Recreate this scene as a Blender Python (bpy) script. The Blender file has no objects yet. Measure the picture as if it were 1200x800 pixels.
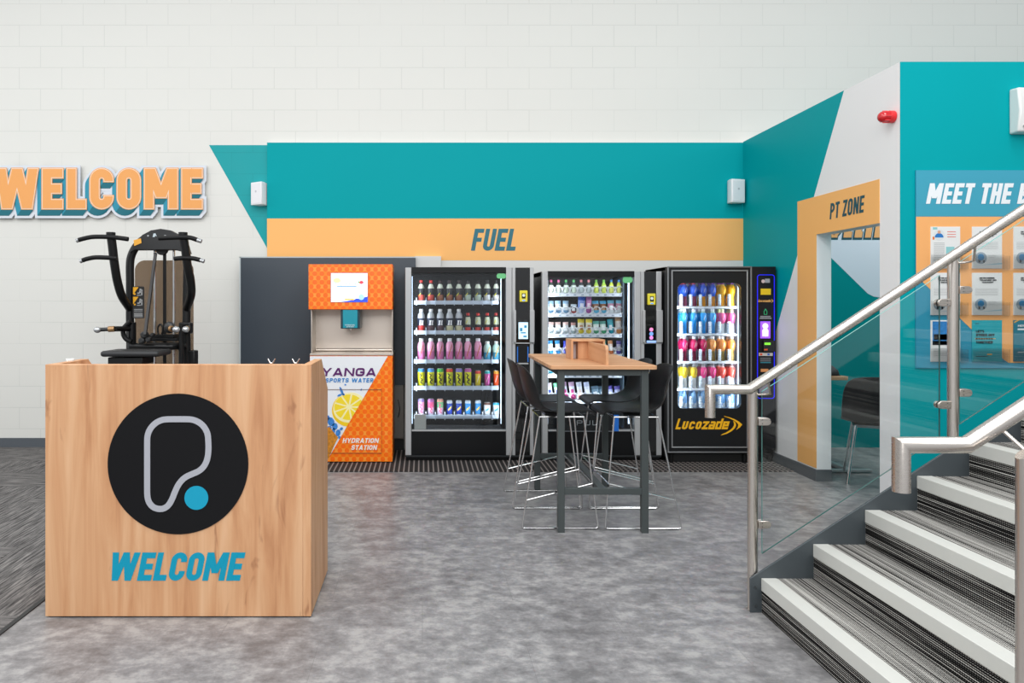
import bpy, bmesh, math, random
from mathutils import Vector, Matrix
random.seed(7)
R = math.radians
SC = bpy.context.scene
COL = SC.collection
F = 850.0            # focal length in pixels of the 1200 px frame
VX, VY, EYE = 495.0, 358.0, 1.5

def W(px, py, Y):
    return Vector(((px - VX) * Y / F, Y, EYE - (py - VY) * Y / F))
def WX(px, Y): return (px - VX) * Y / F
def WZ(py, Y): return EYE - (py - VY) * Y / F

# ------------------------------------------------------------------ materials
def lin(h):
    h = h.lstrip('#')
    o = []
    for i in (0, 2, 4):
        c = int(h[i:i+2], 16) / 255.0
        o.append(c / 12.92 if c <= 0.04045 else ((c + 0.055) / 1.055) ** 2.4)
    return (*o, 1.0)
MATS = {}
def new_mat(name):
    m = bpy.data.materials.new(name); m.use_nodes = True
    nt = m.node_tree
    return m, nt, nt.nodes['Principled BSDF']
def setp(b, **k):
    for a, v in k.items():
        n = {'col': 'Base Color', 'rough': 'Roughness', 'metal': 'Metallic', 'coat': 'Coat Weight', 'spec': 'Specular IOR Level',
             'alpha': 'Alpha', 'trans': 'Transmission Weight', 'ior': 'IOR', 'emc': 'Emission Color', 'ems': 'Emission Strength'}[a]
        b.inputs[n].default_value = v
def M(hexc, rough=.5, metal=0, spec=.5, ems=0, coat=0, var=0.0, vscale=8, bump=0.0, bscale=60):
    key = (hexc, rough, metal, spec, ems, coat, var, vscale, bump, bscale)
    if key in MATS: return MATS[key]
    m, nt, b = new_mat('paint_' + hexc.strip('#'))
    c = lin(hexc)
    setp(b, col=c, rough=rough, metal=metal, spec=spec, coat=coat)
    if ems: setp(b, emc=c, ems=ems)
    if var or bump:
        tc = nt.nodes.new('ShaderNodeTexCoord')
        n = nt.nodes.new('ShaderNodeTexNoise'); n.inputs['Scale'].default_value = vscale; n.inputs['Detail'].default_value = 4
        nt.links.new(tc.outputs['Object'], n.inputs['Vector'])
        if var:
            mx = nt.nodes.new('ShaderNodeMix'); mx.data_type = 'RGBA'
            mx.inputs[6].default_value = tuple(min(1, x * (1 - var)) for x in c[:3]) + (1,)
            mx.inputs[7].default_value = tuple(min(1, x * (1 + var)) for x in c[:3]) + (1,)
            nt.links.new(n.outputs['Fac'], mx.inputs[0]); nt.links.new(mx.outputs[2], b.inputs['Base Color'])
        if bump:
            n2 = nt.nodes.new('ShaderNodeTexNoise'); n2.inputs['Scale'].default_value = bscale
            nt.links.new(tc.outputs['Object'], n2.inputs['Vector'])
            bp = nt.nodes.new('ShaderNodeBump'); bp.inputs['Strength'].default_value = bump; bp.inputs['Distance'].default_value = .002
            nt.links.new(n2.outputs['Fac'], bp.inputs['Height']); nt.links.new(bp.outputs['Normal'], b.inputs['Normal'])
    MATS[key] = m
    return m
class NT:
    """tiny node helper"""
    def __init__(s, nt): s.nt = nt
    def n(s, t, **kw):
        x = s.nt.nodes.new('ShaderNode' + t)
        for k, v in kw.items(): setattr(x, k, v)
        return x
    def l(s, a, b): s.nt.links.new(a, b)
    def math(s, op, a, b=None, c=None):
        x = s.n('Math', operation=op)
        for i, v in enumerate((a, b, c)):
            if v is None: continue
            if isinstance(v, (int, float)): x.inputs[i].default_value = v
            else: s.l(v, x.inputs[i])
        return x.outputs[0]
    def ramp(s, fac, stops):
        r = s.n('ValToRGB'); e = r.color_ramp.elements
        while len(e) < len(stops): e.new(.5)
        for i, (p, c) in enumerate(stops): e[i].position = p; e[i].color = lin(c) if isinstance(c, str) else c
        s.l(fac, r.inputs[0]); return r.outputs[0]
    def mix(s, fac, a, b, mode='MIX'):
        x = s.n('Mix', data_type='RGBA', blend_type=mode)
        for i, v in ((0, fac), (6, a), (7, b)):
            if isinstance(v, (int, float, tuple)): x.inputs[i].default_value = v
            elif isinstance(v, str): x.inputs[i].default_value = lin(v)
            else: s.l(v, x.inputs[i])
        return x.outputs[2]
    def coords(s, scale=(1, 1, 1), rot=(0, 0, 0), loc=(0, 0, 0), kind='Object'):
        t = s.n('TexCoord'); m = s.n('Mapping')
        m.inputs['Scale'].default_value = scale; m.inputs['Rotation'].default_value = rot; m.inputs['Location'].default_value = loc
        s.l(t.outputs[kind], m.inputs['Vector']); return m.outputs[0]
    def noise(s, vec, scale, detail=4, rough=.5, dist=0):
        x = s.n('TexNoise'); s.l(vec, x.inputs['Vector'])
        x.inputs['Scale'].default_value = scale; x.inputs['Detail'].default_value = detail
        x.inputs['Roughness'].default_value = rough; x.inputs['Distortion'].default_value = dist
        return x.outputs['Fac']
    def bump(s, h, b, strength=.3, dist=.002):
        x = s.n('Bump'); x.inputs['Strength'].default_value = strength; x.inputs['Distance'].default_value = dist
        s.l(h, x.inputs['Height']); s.l(x.outputs[0], b.inputs['Normal'])

def wood_mat(name, axis, light='#DDAE84', mid='#D09B70', dark='#B67E57'):
    m, nt, b = new_mat(name); h = NT(nt)
    sc = {'z': (9, 9, .7), 'y': (9, .7, 9), 'x': (.7, 9, 9)}[axis]
    v = h.coords(scale=sc)
    a = h.noise(v, 1.6, 6, .55, .6)
    fine = h.noise(h.coords(scale=tuple(q * (9 if q > 1 else 3) for q in sc)), 1.2, 3, .6)
    base = h.ramp(a, [(.28, dark), (.45, mid), (.62, light), (.8, '#E4BA92')])
    base = h.mix(h.math('MULTIPLY', fine, .22), base, '#A8744B')
    kn = h.noise(h.coords(scale=tuple(q * (.75 if q > 1 else 2.2) for q in sc)), 1.3, 3, .6, 1.2)
    kf = h.ramp(kn, [(.66, (0, 0, 0, 1)), (.74, (1, 1, 1, 1))])
    base = h.mix(h.math('MULTIPLY', kf, .55), base, '#8A5638')
    h.l(base, b.inputs['Base Color'])
    setp(b, rough=.5); h.bump(fine, b, .08)
    return m
WOOD_Z = wood_mat('oak_laminate_upright', 'z')
WOOD_Y = wood_mat('oak_laminate_flat', 'y')
WOOD_X = wood_mat('oak_laminate_cross', 'x')

def block_mat(name, hexc, mort, gloss=.5):
    m, nt, b = new_mat(name); h = NT(nt)
    t = h.n('TexCoord'); sp = h.n('SeparateXYZ'); h.l(t.outputs['Object'], sp.inputs[0])
    cb = h.n('CombineXYZ'); h.l(h.math('ADD', sp.outputs[0], 4.27 + 4.5), cb.inputs[0]); h.l(h.math('ADD', sp.outputs[2], .0294), cb.inputs[1])
    br = h.n('TexBrick'); h.l(cb.outputs[0], br.inputs['Vector'])
    br.inputs['Scale'].default_value = 1; br.inputs['Brick Width'].default_value = .45; br.inputs['Row Height'].default_value = .225
    br.inputs['Mortar Size'].default_value = .0042; br.inputs['Mortar Smooth'].default_value = .4
    br.inputs['Color1'].default_value = lin(hexc); br.inputs['Color2'].default_value = lin(hexc); br.inputs['Mortar'].default_value = lin(mort)
    n = h.noise(t.outputs['Object'], 120, 3)
    n2 = h.noise(t.outputs['Object'], 2.0, 3)
    # broken mortar joints: some joints are painted full
    jf = h.ramp(h.noise(t.outputs['Object'], 1.1, 2), [(.35, (0.25, .25, .25, 1)), (.6, (1, 1, 1, 1))])
    col = h.mix(h.math('MULTIPLY', br.outputs['Fac'], jf), hexc, mort)
    col = h.mix(h.math('MULTIPLY', n2, .06), col, '#B9BAB6')
    h.l(col, b.inputs['Base Color'])
    hh = h.math('SUBTRACT', h.math('MULTIPLY', n, .25), h.math('MULTIPLY', br.outputs['Fac'], 1.0))
    setp(b, rough=gloss); h.bump(hh, b, .22, .003); setp(b, spec=.2)
    return m
BLOCK = block_mat('painted_blockwork_white', '#E6E6E0', '#D8D9D3')
BLOCK_TEAL = block_mat('painted_blockwork_teal', '#00A1A6', '#009498')

def floor_mat():
    m, nt, b = new_mat('grey_concrete_vinyl'); h = NT(nt)
    v = h.coords()
    a = h.noise(v, 2.2, 8, .66, .3)
    c = h.noise(h.coords(scale=(1, 1.25, 1)), 9, 8, .72)
    s = h.math('ADD', h.math('MULTIPLY', a, .36), h.math('MULTIPLY', c, .64))
    base = h.ramp(s, [(.40, '#6A696A'), (.5, '#868586'), (.59, '#A3A2A1')])
    fl = h.noise(v, 45, 3, .7)
    base = h.mix(h.math('MULTIPLY', h.ramp(fl, [(.6, (0, 0, 0, 1)), (.75, (1, 1, 1, 1))]), .25), base, '#A8A6A3')
    br = h.n('TexBrick'); h.l(v, br.inputs['Vector']); br.inputs['Scale'].default_value = 1
    br.inputs['Brick Width'].default_value = .92; br.inputs['Row Height'].default_value = .46; br.inputs['Mortar Size'].default_value = .0015
    base = h.mix(h.math('MULTIPLY', br.outputs['Fac'], .3), base, '#555454')
    h.l(base, b.inputs['Base Color'])
    rr = h.n('MapRange'); h.l(s, rr.inputs[0]); rr.inputs[3].default_value = .3; rr.inputs[4].default_value = .48
    h.l(rr.outputs[0], b.inputs['Roughness']); setp(b, spec=.45)
    h.bump(c, b, .05)
    return m
FLOOR = floor_mat()

def gym_carpet():
    m, nt, b = new_mat('grey_streaked_carpet'); h = NT(nt)
    t = h.n('TexCoord')
    br = h.n('TexBrick'); h.l(t.outputs['Object'], br.inputs['Vector']); br.inputs['Scale'].default_value = 1
    br.inputs['Brick Width'].default_value = 1.0; br.inputs['Row Height'].default_value = .5; br.inputs['Mortar Size'].default_value = 0
    br.inputs['Color1'].default_value = (0, 0, 0, 1); br.inputs['Color2'].default_value = (1, 1, 1, 1)
    s1 = h.noise(h.coords(scale=(3, 60, 1)), 1.5, 5, .7)
    s2 = h.noise(h.coords(scale=(60, 3, 1), rot=(0, 0, .7)), 1.5, 5, .7)
    f = h.mix(h.math('GREATER_THAN', br.outputs['Color'], .5), s1, s2)
    base = h.ramp(f, [(.38, '#3C3B3B'), (.5, '#6B6968'), (.62, '#94918E')])
    h.l(base, b.inputs['Base Color']); setp(b, rough=.95, spec=.1); h.bump(h.noise(t.outputs['Object'], 300, 2), b, .5, .004)
    return m
CARPET = gym_carpet()

def stair_carpet(name='black_and_grey_ribbed_stair_carpet', shift=0.0):
    m, nt, b = new_mat(name); h = NT(nt)
    t = h.n('TexCoord'); sp = h.n('SeparateXYZ'); h.l(t.outputs['Object'], sp.inputs[0])
    u = h.math('ADD', sp.outputs[0], sp.outputs[2])
    cb = h.n('CombineXYZ'); h.l(h.math('MULTIPLY', u, 130), cb.inputs[0]); h.l(h.math('MULTIPLY', sp.outputs[1], .8), cb.inputs[1])
    line = h.noise(cb.outputs[0], 1.0, 2, .5)
    cb2 = h.n('CombineXYZ'); h.l(h.math('MULTIPLY', u, 30), cb2.inputs[0]); h.l(h.math('MULTIPLY', sp.outputs[1], .35), cb2.inputs[1])
    band = h.noise(cb2.outputs[0], 1.0, 3, .6)
    # loop rows of the tufting
    row = h.math('SINE', h.math('MULTIPLY', u, 2 * math.pi / .0085))
    dash = h.math('SINE', h.math('ADD', h.math('MULTIPLY', sp.outputs[1], 2 * math.pi / .011), h.math('MULTIPLY', line, 9)))
    s = h.math('ADD', h.math('ADD', h.math('MULTIPLY', line, .9), h.math('MULTIPLY', band, .35)), h.math('MULTIPLY', row, .13))
    s = h.math('ADD', s, h.math('MULTIPLY', dash, .05))
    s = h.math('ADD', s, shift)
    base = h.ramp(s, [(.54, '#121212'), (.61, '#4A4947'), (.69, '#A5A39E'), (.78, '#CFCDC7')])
    h.l(base, b.inputs['Base Color']); setp(b, rough=.95, spec=.1)
    h.bump(h.math('ADD', row, h.math('MULTIPLY', dash, .4)), b, .6, .003)
    return m
STAIRC = stair_carpet(shift=.035)  # same carpet as the risers, lightened for light from above
STAIRR = stair_carpet('shaded_ribbed_riser_carpet', -.07)  # same carpet as the treads, riser shade put into its colour

def mat_rib():
    m, nt, b = new_mat('ribbed_entrance_matting'); h = NT(nt)
    t = h.n('TexCoord'); sp = h.n('SeparateXYZ'); h.l(t.outputs['Object'], sp.inputs[0])
    r = h.math('SINE', h.math('MULTIPLY', sp.outputs[0], 2 * math.pi / .045))
    r2 = h.math('SINE', h.math('MULTIPLY', sp.outputs[1], 2 * math.pi / .06))
    k = h.math('GREATER_THAN', sp.outputs[0], 1.4)
    s = h.math('ADD', r, h.math('MULTIPLY', h.math('MULTIPLY', r2, 1.2), k))
    base = h.ramp(s, [(.3, '#1F1D1C'), (.75, '#6E6663'), (1, '#8E8682')])
    h.l(base, b.inputs['Base Color']); setp(b, rough=.85)
    h.bump(s, b, .6, .004)
    return m
MATTING = mat_rib()

def dots_mat():
    m, nt, b = new_mat('orange_dot_pattern_print'); h = NT(nt)
    t = h.n('TexCoord'); sp = h.n('SeparateXYZ'); h.l(t.outputs['Object'], sp.inputs[0])
    def grid(ox, oz):
        fx = h.math('SUBTRACT', h.math('FRACT', h.math('ADD', h.math('DIVIDE', sp.outputs[0], .068), ox)), .5)
        fz = h.math('SUBTRACT', h.math('FRACT', h.math('ADD', h.math('DIVIDE', sp.outputs[2], .082), oz)), .5)
        d = h.math('SQRT', h.math('ADD', h.math('MULTIPLY', fx, fx), h.math('MULTIPLY', h.math('MULTIPLY', fz, fz), 1.45)))
        return h.math('LESS_THAN', d, .33), fx, fz
    a, fx, fz = grid(50.0, 50.0); c, _, _ = grid(50.5, 50.5)
    dots = h.math('MAXIMUM', a, c)
    base = h.mix(dots, '#FF8812', '#FF6E08')
    tri, _, _ = grid(50.5, 50.0)
    small = h.math('LESS_THAN', h.math('ABSOLUTE', fx), .1)
    base = h.mix(h.math('MULTIPLY', h.math('MULTIPLY', tri, h.math('SUBTRACT', 1, dots)), .45), base, '#FFB04A')
    h.l(base, b.inputs['Base Color']); setp(b, rough=.3)
    return m
DOTS = dots_mat()

def brushed(name, hexc, rough, axis='x'):
    m, nt, b = new_mat(name); h = NT(nt)
    sc = {'x': (2, 200, 200), 'z': (200, 200, 2)}[axis]
    n = h.noise(h.coords(scale=sc), 1, 3)
    setp(b, col=lin(hexc), metal=1)
    rr = h.n('MapRange'); h.l(n, rr.inputs[0]); rr.inputs[3].default_value = rough - .06; rr.inputs[4].default_value = rough + .08
    h.l(rr.outputs[0], b.inputs['Roughness']); h.bump(n, b, .05, .001)
    return m
STEEL = brushed('brushed_stainless_steel', '#D8D0C8', .27, 'x')
STEEL_V = brushed('brushed_stainless_steel_upright', '#D8D0C8', .27, 'z')
STEEL_P = brushed('brushed_steel_sheet', '#D5CCC2', .38, 'x')
CHROME = M('#DADADA', .12, 1)
ALU = M('#B5B7B8', .38, .25)

def thin_glass(name, tint, gl=.9):
    m = bpy.data.materials.new(name); m.use_nodes = True; nt = m.node_tree; nt.nodes.clear(); h = NT(nt)
    o = h.n('OutputMaterial'); tr = h.n('BsdfTransparent'); tr.inputs[0].default_value = tint
    g = h.n('BsdfGlossy'); g.inputs['Roughness'].default_value = .0; g.inputs[0].default_value = (gl, gl, gl, 1)
    fr = h.n('Fresnel'); fr.inputs[0].default_value = 1.4
    mx = h.n('MixShader'); h.l(fr.outputs[0], mx.inputs[0]); h.l(tr.outputs[0], mx.inputs[1]); h.l(g.outputs[0], mx.inputs[2]); h.l(mx.outputs[0], o.inputs[0])
    return m
GLASS = thin_glass('clear_balustrade_glass', (.965, .98, .977, 1), .85)
GLASS_EDGE = M('#7FC4BC', .15, 0, .6)
PANE = thin_glass('vending_window_glass', (.96, .97, .98, 1), .8)
CLEAR = thin_glass('clear_acrylic', (.99, .995, .995, 1), .25)
def smoked():
    m = bpy.data.materials.new('smoked_acrylic'); m.use_nodes = True; nt = m.node_tree; nt.nodes.clear(); h = NT(nt)
    o = h.n('OutputMaterial'); tr = h.n('BsdfTransparent'); tr.inputs[0].default_value = lin('#CFC2B4')
    g = h.n('BsdfPrincipled'); setp(g, col=lin('#84715F'), rough=.12)
    mx = h.n('MixShader'); mx.inputs[0].default_value = .38; h.l(tr.outputs[0], mx.inputs[1]); h.l(g.outputs[0], mx.inputs[2]); h.l(mx.outputs[0], o.inputs[0])
    return m
SMOKED = smoked()
TEAL = M('#00A1A8', .5, spec=.08, var=.02, vscale=1.5)
ORANGE = M('#FFBF74', .5, spec=.2, var=.015, vscale=1.5)
WHITE = M('#F2F2F2', .5, spec=.2)
SKIRT = M('#54595D', .45)
BLACK = M('#111213', .35, spec=.3)
BLACKG = M('#0C0D0E', .12, coat=.5)
CHAR = M('#484E4E', .45, spec=.3)
DTEAL = M('#1C6D7C', .5)
BLUE = M('#2C9CB8', .5)

# ------------------------------------------------------------------ mesh builder
class MB:
    def __init__(s): s.v = []; s.f = []; s.m = []; s.cm = 0
    def add(s, vs, fs):
        o = len(s.v); s.v += [Vector(q) for q in vs]
        for f in fs: s.f.append(tuple(o + i for i in f)); s.m.append(s.cm)
        return s
    def mat(s, i): s.cm = i; return s
    def box(s, x0, y0, z0, x1, y1, z1):
        if x0 > x1: x0, x1 = x1, x0
        if y0 > y1: y0, y1 = y1, y0
        if z0 > z1: z0, z1 = z1, z0
        return s.add([(x0,y0,z0),(x1,y0,z0),(x1,y1,z0),(x0,y1,z0),(x0,y0,z1),(x1,y0,z1),(x1,y1,z1),(x0,y1,z1)],
                     [(0,3,2,1),(4,5,6,7),(0,1,5,4),(1,2,6,5),(2,3,7,6),(3,0,4,7)])
    def prism(s, pts, fn, d0, d1):
        """pts 2D polygon; fn(a,b,d) -> 3D"""
        n = len(pts)
        vs = [fn(a, b, d0) for a, b in pts] + [fn(a, b, d1) for a, b in pts]
        fs = [tuple(range(n)), tuple(range(2 * n - 1, n - 1, -1))] + [(i, i + n, (i + 1) % n + n, (i + 1) % n) for i in range(n)]
        return s.add(vs, fs)
    def xz(s, pts, y0, y1): return s.prism(pts, lambda a, b, d: (a, d, b), y0, y1)
    def yz(s, pts, x0, x1): return s.prism(pts, lambda a, b, d: (d, a, b), x0, x1)
    def xy(s, pts, z0, z1): return s.prism(pts, lambda a, b, d: (a, b, d), z0, z1)
    def tube(s, pts, r, seg=12, closed=False, caps=True, r1=None):
        pts = [Vector(p) for p in pts]; n = len(pts); rings = []
        def sd(i):
            return (pts[(i + 1) % n] - pts[i % n]).normalized()
        d0 = sd(0); up = Vector((0, 0, 1)) if abs(d0.z) < .9 else Vector((0, 1, 0))
        u = d0.cross(up).normalized(); w = u.cross(d0).normalized(); prev = d0
        for i in range(n):
            if closed: a, b = sd(i - 1), sd(i)
            else: a = sd(i - 1) if i > 0 else sd(0); b = sd(i) if i < n - 1 else sd(n - 2)
            # transport frame along incoming direction a
            q = prev.rotation_difference(a); u = q @ u; w = q @ w; prev = a
            nb = (a + b)
            nb = nb.normalized() if nb.length > 1e-6 else a
            rr = r if r1 is None else r + (r1 - r) * i / (n - 1)
            ring = []
            for k in range(seg):
                t = 2 * math.pi * k / seg
                o = u * math.cos(t) * rr + w * math.sin(t) * rr
                dn = a.dot(nb)
                o = o - a * (o.dot(nb) / dn) if abs(dn) > .2 else o
                ring.append(pts[i] + o)
            rings.append(ring)
        vs = [p for rg in rings for p in rg]; fs = []
        for i in range(n if closed else n - 1):
            j = (i + 1) % n
            for k in range(seg):
                k2 = (k + 1) % seg
                fs.append((i * seg + k, i * seg + k2, j * seg + k2, j * seg + k))
        if caps and not closed:
            fs.append(tuple(range(seg - 1, -1, -1))); fs.append(tuple((n - 1) * seg + k for k in range(seg)))
        return s.add(vs, fs)
    def cyl(s, p0, p1, r, seg=20, r1=None): return s.tube([p0, p1], r, seg, r1=r1)
    def bar(s, p0, p1, w, h, up=(0, 0, 1)):
        p0, p1 = Vector(p0), Vector(p1); d = (p1 - p0).normalized(); up = Vector(up)
        u = d.cross(up).normalized() * w / 2; v = u.cross(d).normalized() * h / 2
        c = [(-1, -1), (1, -1), (1, 1), (-1, 1)]
        vs = [p0 + u * a + v * b for a, b in c] + [p1 + u * a + v * b for a, b in c]
        return s.add(vs, [(0,1,2,3),(7,6,5,4),(0,4,5,1),(1,5,6,2),(2,6,7,3),(3,7,4,0)])
    def lathe(s, prof, c=(0, 0, 0), seg=16, mats=None, axis='z'):
        c = Vector(c); vs = []; n = len(prof)
        for r, z in prof:
            for k in range(seg):
                t = 2 * math.pi * k / seg
                a, b = r * math.cos(t), r * math.sin(t)
                vs.append(c + (Vector((a, b, z)) if axis == 'z' else Vector((a, z, b)) if axis == 'y' else Vector((z, a, b))))
        o = len(s.v); s.v += vs
        for i in range(n - 1):
            for k in range(seg):
                k2 = (k + 1) % seg
                s.f.append((o + i * seg + k, o + i * seg + k2, o + (i + 1) * seg + k2, o + (i + 1) * seg + k))
                s.m.append(mats[i] if mats else s.cm)
        s.f.append(tuple(o + k for k in range(seg - 1, -1, -1))); s.m.append(mats[0] if mats else s.cm)
        s.f.append(tuple(o + (n - 1) * seg + k for k in range(seg))); s.m.append(mats[-1] if mats else s.cm)
        return s
    def ball(s, c, rx, ry=None, rz=None, seg=16, rings=10):
        ry = ry or rx; rz = rz or rx
        pr = [(math.sin(math.pi * i / rings), -math.cos(math.pi * i / rings)) for i in range(rings + 1)]
        o = len(s.v); s.lathe([(max(r, 1e-4), z) for r, z in pr], (0, 0, 0), seg)
        for i in range(o, len(s.v)):
            v = s.v[i]; s.v[i] = Vector((c[0] + v.x * rx, c[1] + v.y * ry, c[2] + v.z * rz))
        return s
    def grid(s, fn, nu, nv):
        vs = [fn(i / nu, j / nv) for i in range(nu + 1) for j in range(nv + 1)]
        fs = [(i * (nv + 1) + j, (i + 1) * (nv + 1) + j, (i + 1) * (nv + 1) + j + 1, i * (nv + 1) + j + 1) for i in range(nu) for j in range(nv)]
        return s.add(vs, fs)
    def build(s, name, mats, parent=None, origin=None, bevel=0, bseg=2, smooth=True, angle=35, solid=0, sub=0, local=False):
        base = Vector(origin) if origin is not None else Vector((0, 0, 0))
        if parent is not None and not local:
            p = parent
            while p is not None: base = base + p.location; p = p.parent
        me = bpy.data.meshes.new(name)
        me.from_pydata([v - base for v in s.v], [], s.f)
        for m in (mats if isinstance(mats, (list, tuple)) else [mats]): me.materials.append(m)
        me.polygons.foreach_set('material_index', s.m)
        bm = bmesh.new(); bm.from_mesh(me); bmesh.ops.recalc_face_normals(bm, faces=bm.faces); bm.to_mesh(me); bm.free()
        if smooth:
            me.polygons.foreach_set('use_smooth', [True] * len(me.polygons)); me.set_sharp_from_angle(angle=R(angle))
        me.update()
        o = bpy.data.objects.new(name, me); COL.objects.link(o)
        if parent is not None: o.parent = parent
        if origin is not None: o.location = origin
        if solid:
            k = o.modifiers.new('thickness', 'SOLIDIFY'); k.thickness = solid; k.offset = 0
        if bevel:
            k = o.modifiers.new('bevel', 'BEVEL'); k.width = bevel; k.segments = bseg; k.limit_method = 'ANGLE'; k.angle_limit = R(40)
            k.harden_normals = False
        if sub:
            k = o.modifiers.new('subdivision', 'SUBSURF'); k.levels = sub; k.render_levels = sub
        return o
def tag(o, label=None, cat=None, group=None, kind=None):
    if label: o['label'] = label
    if cat: o['category'] = cat
    if group: o['group'] = group
    if kind: o['kind'] = kind
    return o
def thing(name, label, cat, loc=(0, 0, 0), group=None):
    o = bpy.data.objects.new(name, None); COL.objects.link(o); o.location = loc; o.empty_display_size = .1
    return tag(o, label, cat, group)
def copy_tree(o, parent=None):
    c = o.copy(); COL.objects.link(c)
    if parent is not None: c.parent = parent
    for ch in [x for x in KIDS.get(o.name, list(o.children))]: copy_tree(ch, c)
    return c
KIDS = {}
def struct(o): o['kind'] = 'structure'; return o

# ------------------------------------------------------------------ stroke lettering
def arc(cx, cy, r, a0, a1, n=6, ry=None):
    ry = ry or r
    return [(cx + r * math.cos(R(a0 + (a1 - a0) * i / n)), cy + ry * math.sin(R(a0 + (a1 - a0) * i / n))) for i in range(n + 1)]
WID = {'I': .0, 'M': .68, 'W': .86, 'L': .40, 'F': .42, 'E': .43, 'T': .44, ' ': .2, '.': .05, "'": .02, 'J': .4, 'N': .52, 'A': .54, 'V': .54, 'Y': .52, 'Z': .44,
       '-': .25, '!': 0, 'i': 0, 'l': 0}
def glyph(ch, w, t):
    """strokes: ('p', pts, closed) ribbons and ('s', x0,y0,x1,y1,tw) slants with horizontal cuts"""
    l, r, b, tp, m = t / 2, w - t / 2, t / 2, 1 - t / 2, .5
    rr = max(min((r - l) / 2, .24), .01)
    P = lambda pts, c=False: ('p', pts, c)
    H = lambda x0, x1, y: P([(x0, y), (x1, y)])
    V = lambda x, y0=0, y1=1: P([(x, y0), (x, y1)])
    S = lambda *a: ('s',) + a
    tw = t * 1.08
    hb = t * .86  # thinner horizontals unused
    if ch == ' ': return []
    if ch in 'Il': return [V(t / 2)]
    if ch == 'E': return [V(l), H(0, w, tp), H(0, w * .93, m), H(0, w, b)]
    if ch == 'F': return [V(l), H(0, w, tp), H(0, w * .9, m)]
    if ch == 'L': return [V(l), H(0, w, b)]
    if ch == 'T': return [V(w / 2), H(0, w, tp)]
    if ch == 'H': return [V(l), V(r), H(l, r, m)]
    if ch in 'O0': return [P(arc(r - rr, tp - rr, rr, 0, 90) + arc(l + rr, tp - rr, rr, 90, 180) + arc(l + rr, b + rr, rr, 180, 270) + arc(r - rr, b + rr, rr, 270, 360), True)]
    if ch == 'C': return [P([(r, .66)] + arc(r - rr, tp - rr, rr, 0, 90) + arc(l + rr, tp - rr, rr, 90, 180) + arc(l + rr, b + rr, rr, 180, 270) + arc(r - rr, b + rr, rr, 270, 360) + [(r, .34)])]
    if ch == 'G': return glyph('C', w, t) + [H(w * .5, w, .5 - t * .1), V(r, .3, .5)]
    if ch == 'U': return [P([(l, 1)] + arc(l + rr, b + rr, rr, 180, 270) + arc(r - rr, b + rr, rr, 270, 360) + [(r, 1)])]
    if ch == 'J': return [P([(l, .3)] + arc(l + rr, b + rr, rr, 180, 270) + arc(r - rr, b + rr, rr, 270, 360) + [(r, 1)])]
    if ch == 'D': return [P([(l, b), (r - rr, b)] + arc(r - rr, b + rr, rr, 270, 360) + arc(r - rr, tp - rr, rr, 0, 90) + [(l, tp)]), V(l)]
    if ch in 'PR':
        q = (tp - m + t * .1) / 2; ym = m - t * .1 + 0
        o = [V(l), P([(l, tp)] + arc(r - q, tp - q, q, 90, -90, 8) + [(l, tp - 2 * q)])]
        if ch == 'R': o.append(S(w * .42, .48, w - tw / 2, 0, tw))
        return o
    if ch == 'B':
        q = (tp - m) / 2; q2 = (m - b) / 2
        return [V(l), P([(l, tp)] + arc(r - q, tp - q, q, 90, -90, 8) + [(l, m)]), P([(l, m)] + arc(r - q2, m - q2, q2, 90, -90, 8) + [(l, b)])]
    if ch == 'S':
        q = (tp - m) / 2; q = min(q, (r - l) / 2)
        q = (tp - m) / 2; qx = min(q, (r - l) / 2)
        return [P([(r, .69)] + arc(r - qx, tp - q, qx, 0, 90, 5, q) + arc(l + qx, tp - q, qx, 90, 270, 8, q) + arc(r - qx, b + q, qx, 90, -90, 8, q) + arc(l + qx, b + q, qx, 270, 180, 5, q) + [(l, .31)])]
    if ch == 'W':
        a, c = w * .27, w * .73
        return [S(tw / 2, 1, a, 0, tw), S(w / 2, 1, a, 0, tw), S(w / 2, 1, c, 0, tw), S(w - tw / 2, 1, c, 0, tw)]
    if ch == 'M': return [V(l), V(r), S(l + t * .1, 1, w / 2, .27, tw), S(r - t * .1, 1, w / 2, .27, tw)]
    if ch == 'N': return [V(l), V(r), S(l, 1, r, 0, tw)]
    if ch == 'A': return [S(w / 2, 1, tw / 2, 0, tw), S(w / 2, 1, w - tw / 2, 0, tw), H(w * .2, w * .8, .27)]
    if ch == 'V': return [S(w / 2, 0, tw / 2, 1, tw), S(w / 2, 0, w - tw / 2, 1, tw)]
    if ch == 'X': return [S(w - tw / 2, 0, tw / 2, 1, tw), S(tw / 2, 0, w - tw / 2, 1, tw)]
    if ch == 'Y': return [S(w / 2, .42, tw / 2, 1, tw), S(w / 2, .42, w - tw / 2, 1, tw), V(w / 2, 0, .45)]
    if ch == 'K': return [V(l), S(l + t * .3, .45, w - tw / 2, 1, tw), S(l + t * .6, .55, w - tw / 2, 0, tw)]
    if ch == 'Z': return [H(0, w, tp), H(0, w, b), S(w - tw / 2, 1 - t * .6, tw / 2, t * .6, tw)]
    if ch == 'Q': return glyph('O', w, t) + [S(w * .55, .3, w, 0, tw)]
    if ch == "'": return [V(t / 2, .7, 1)]
    if ch == '.': return [V(t / 2, 0, t)]
    if ch == '-': return [H(0, w, m)]
    X = .74   # lower case (bold wordmark)
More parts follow.
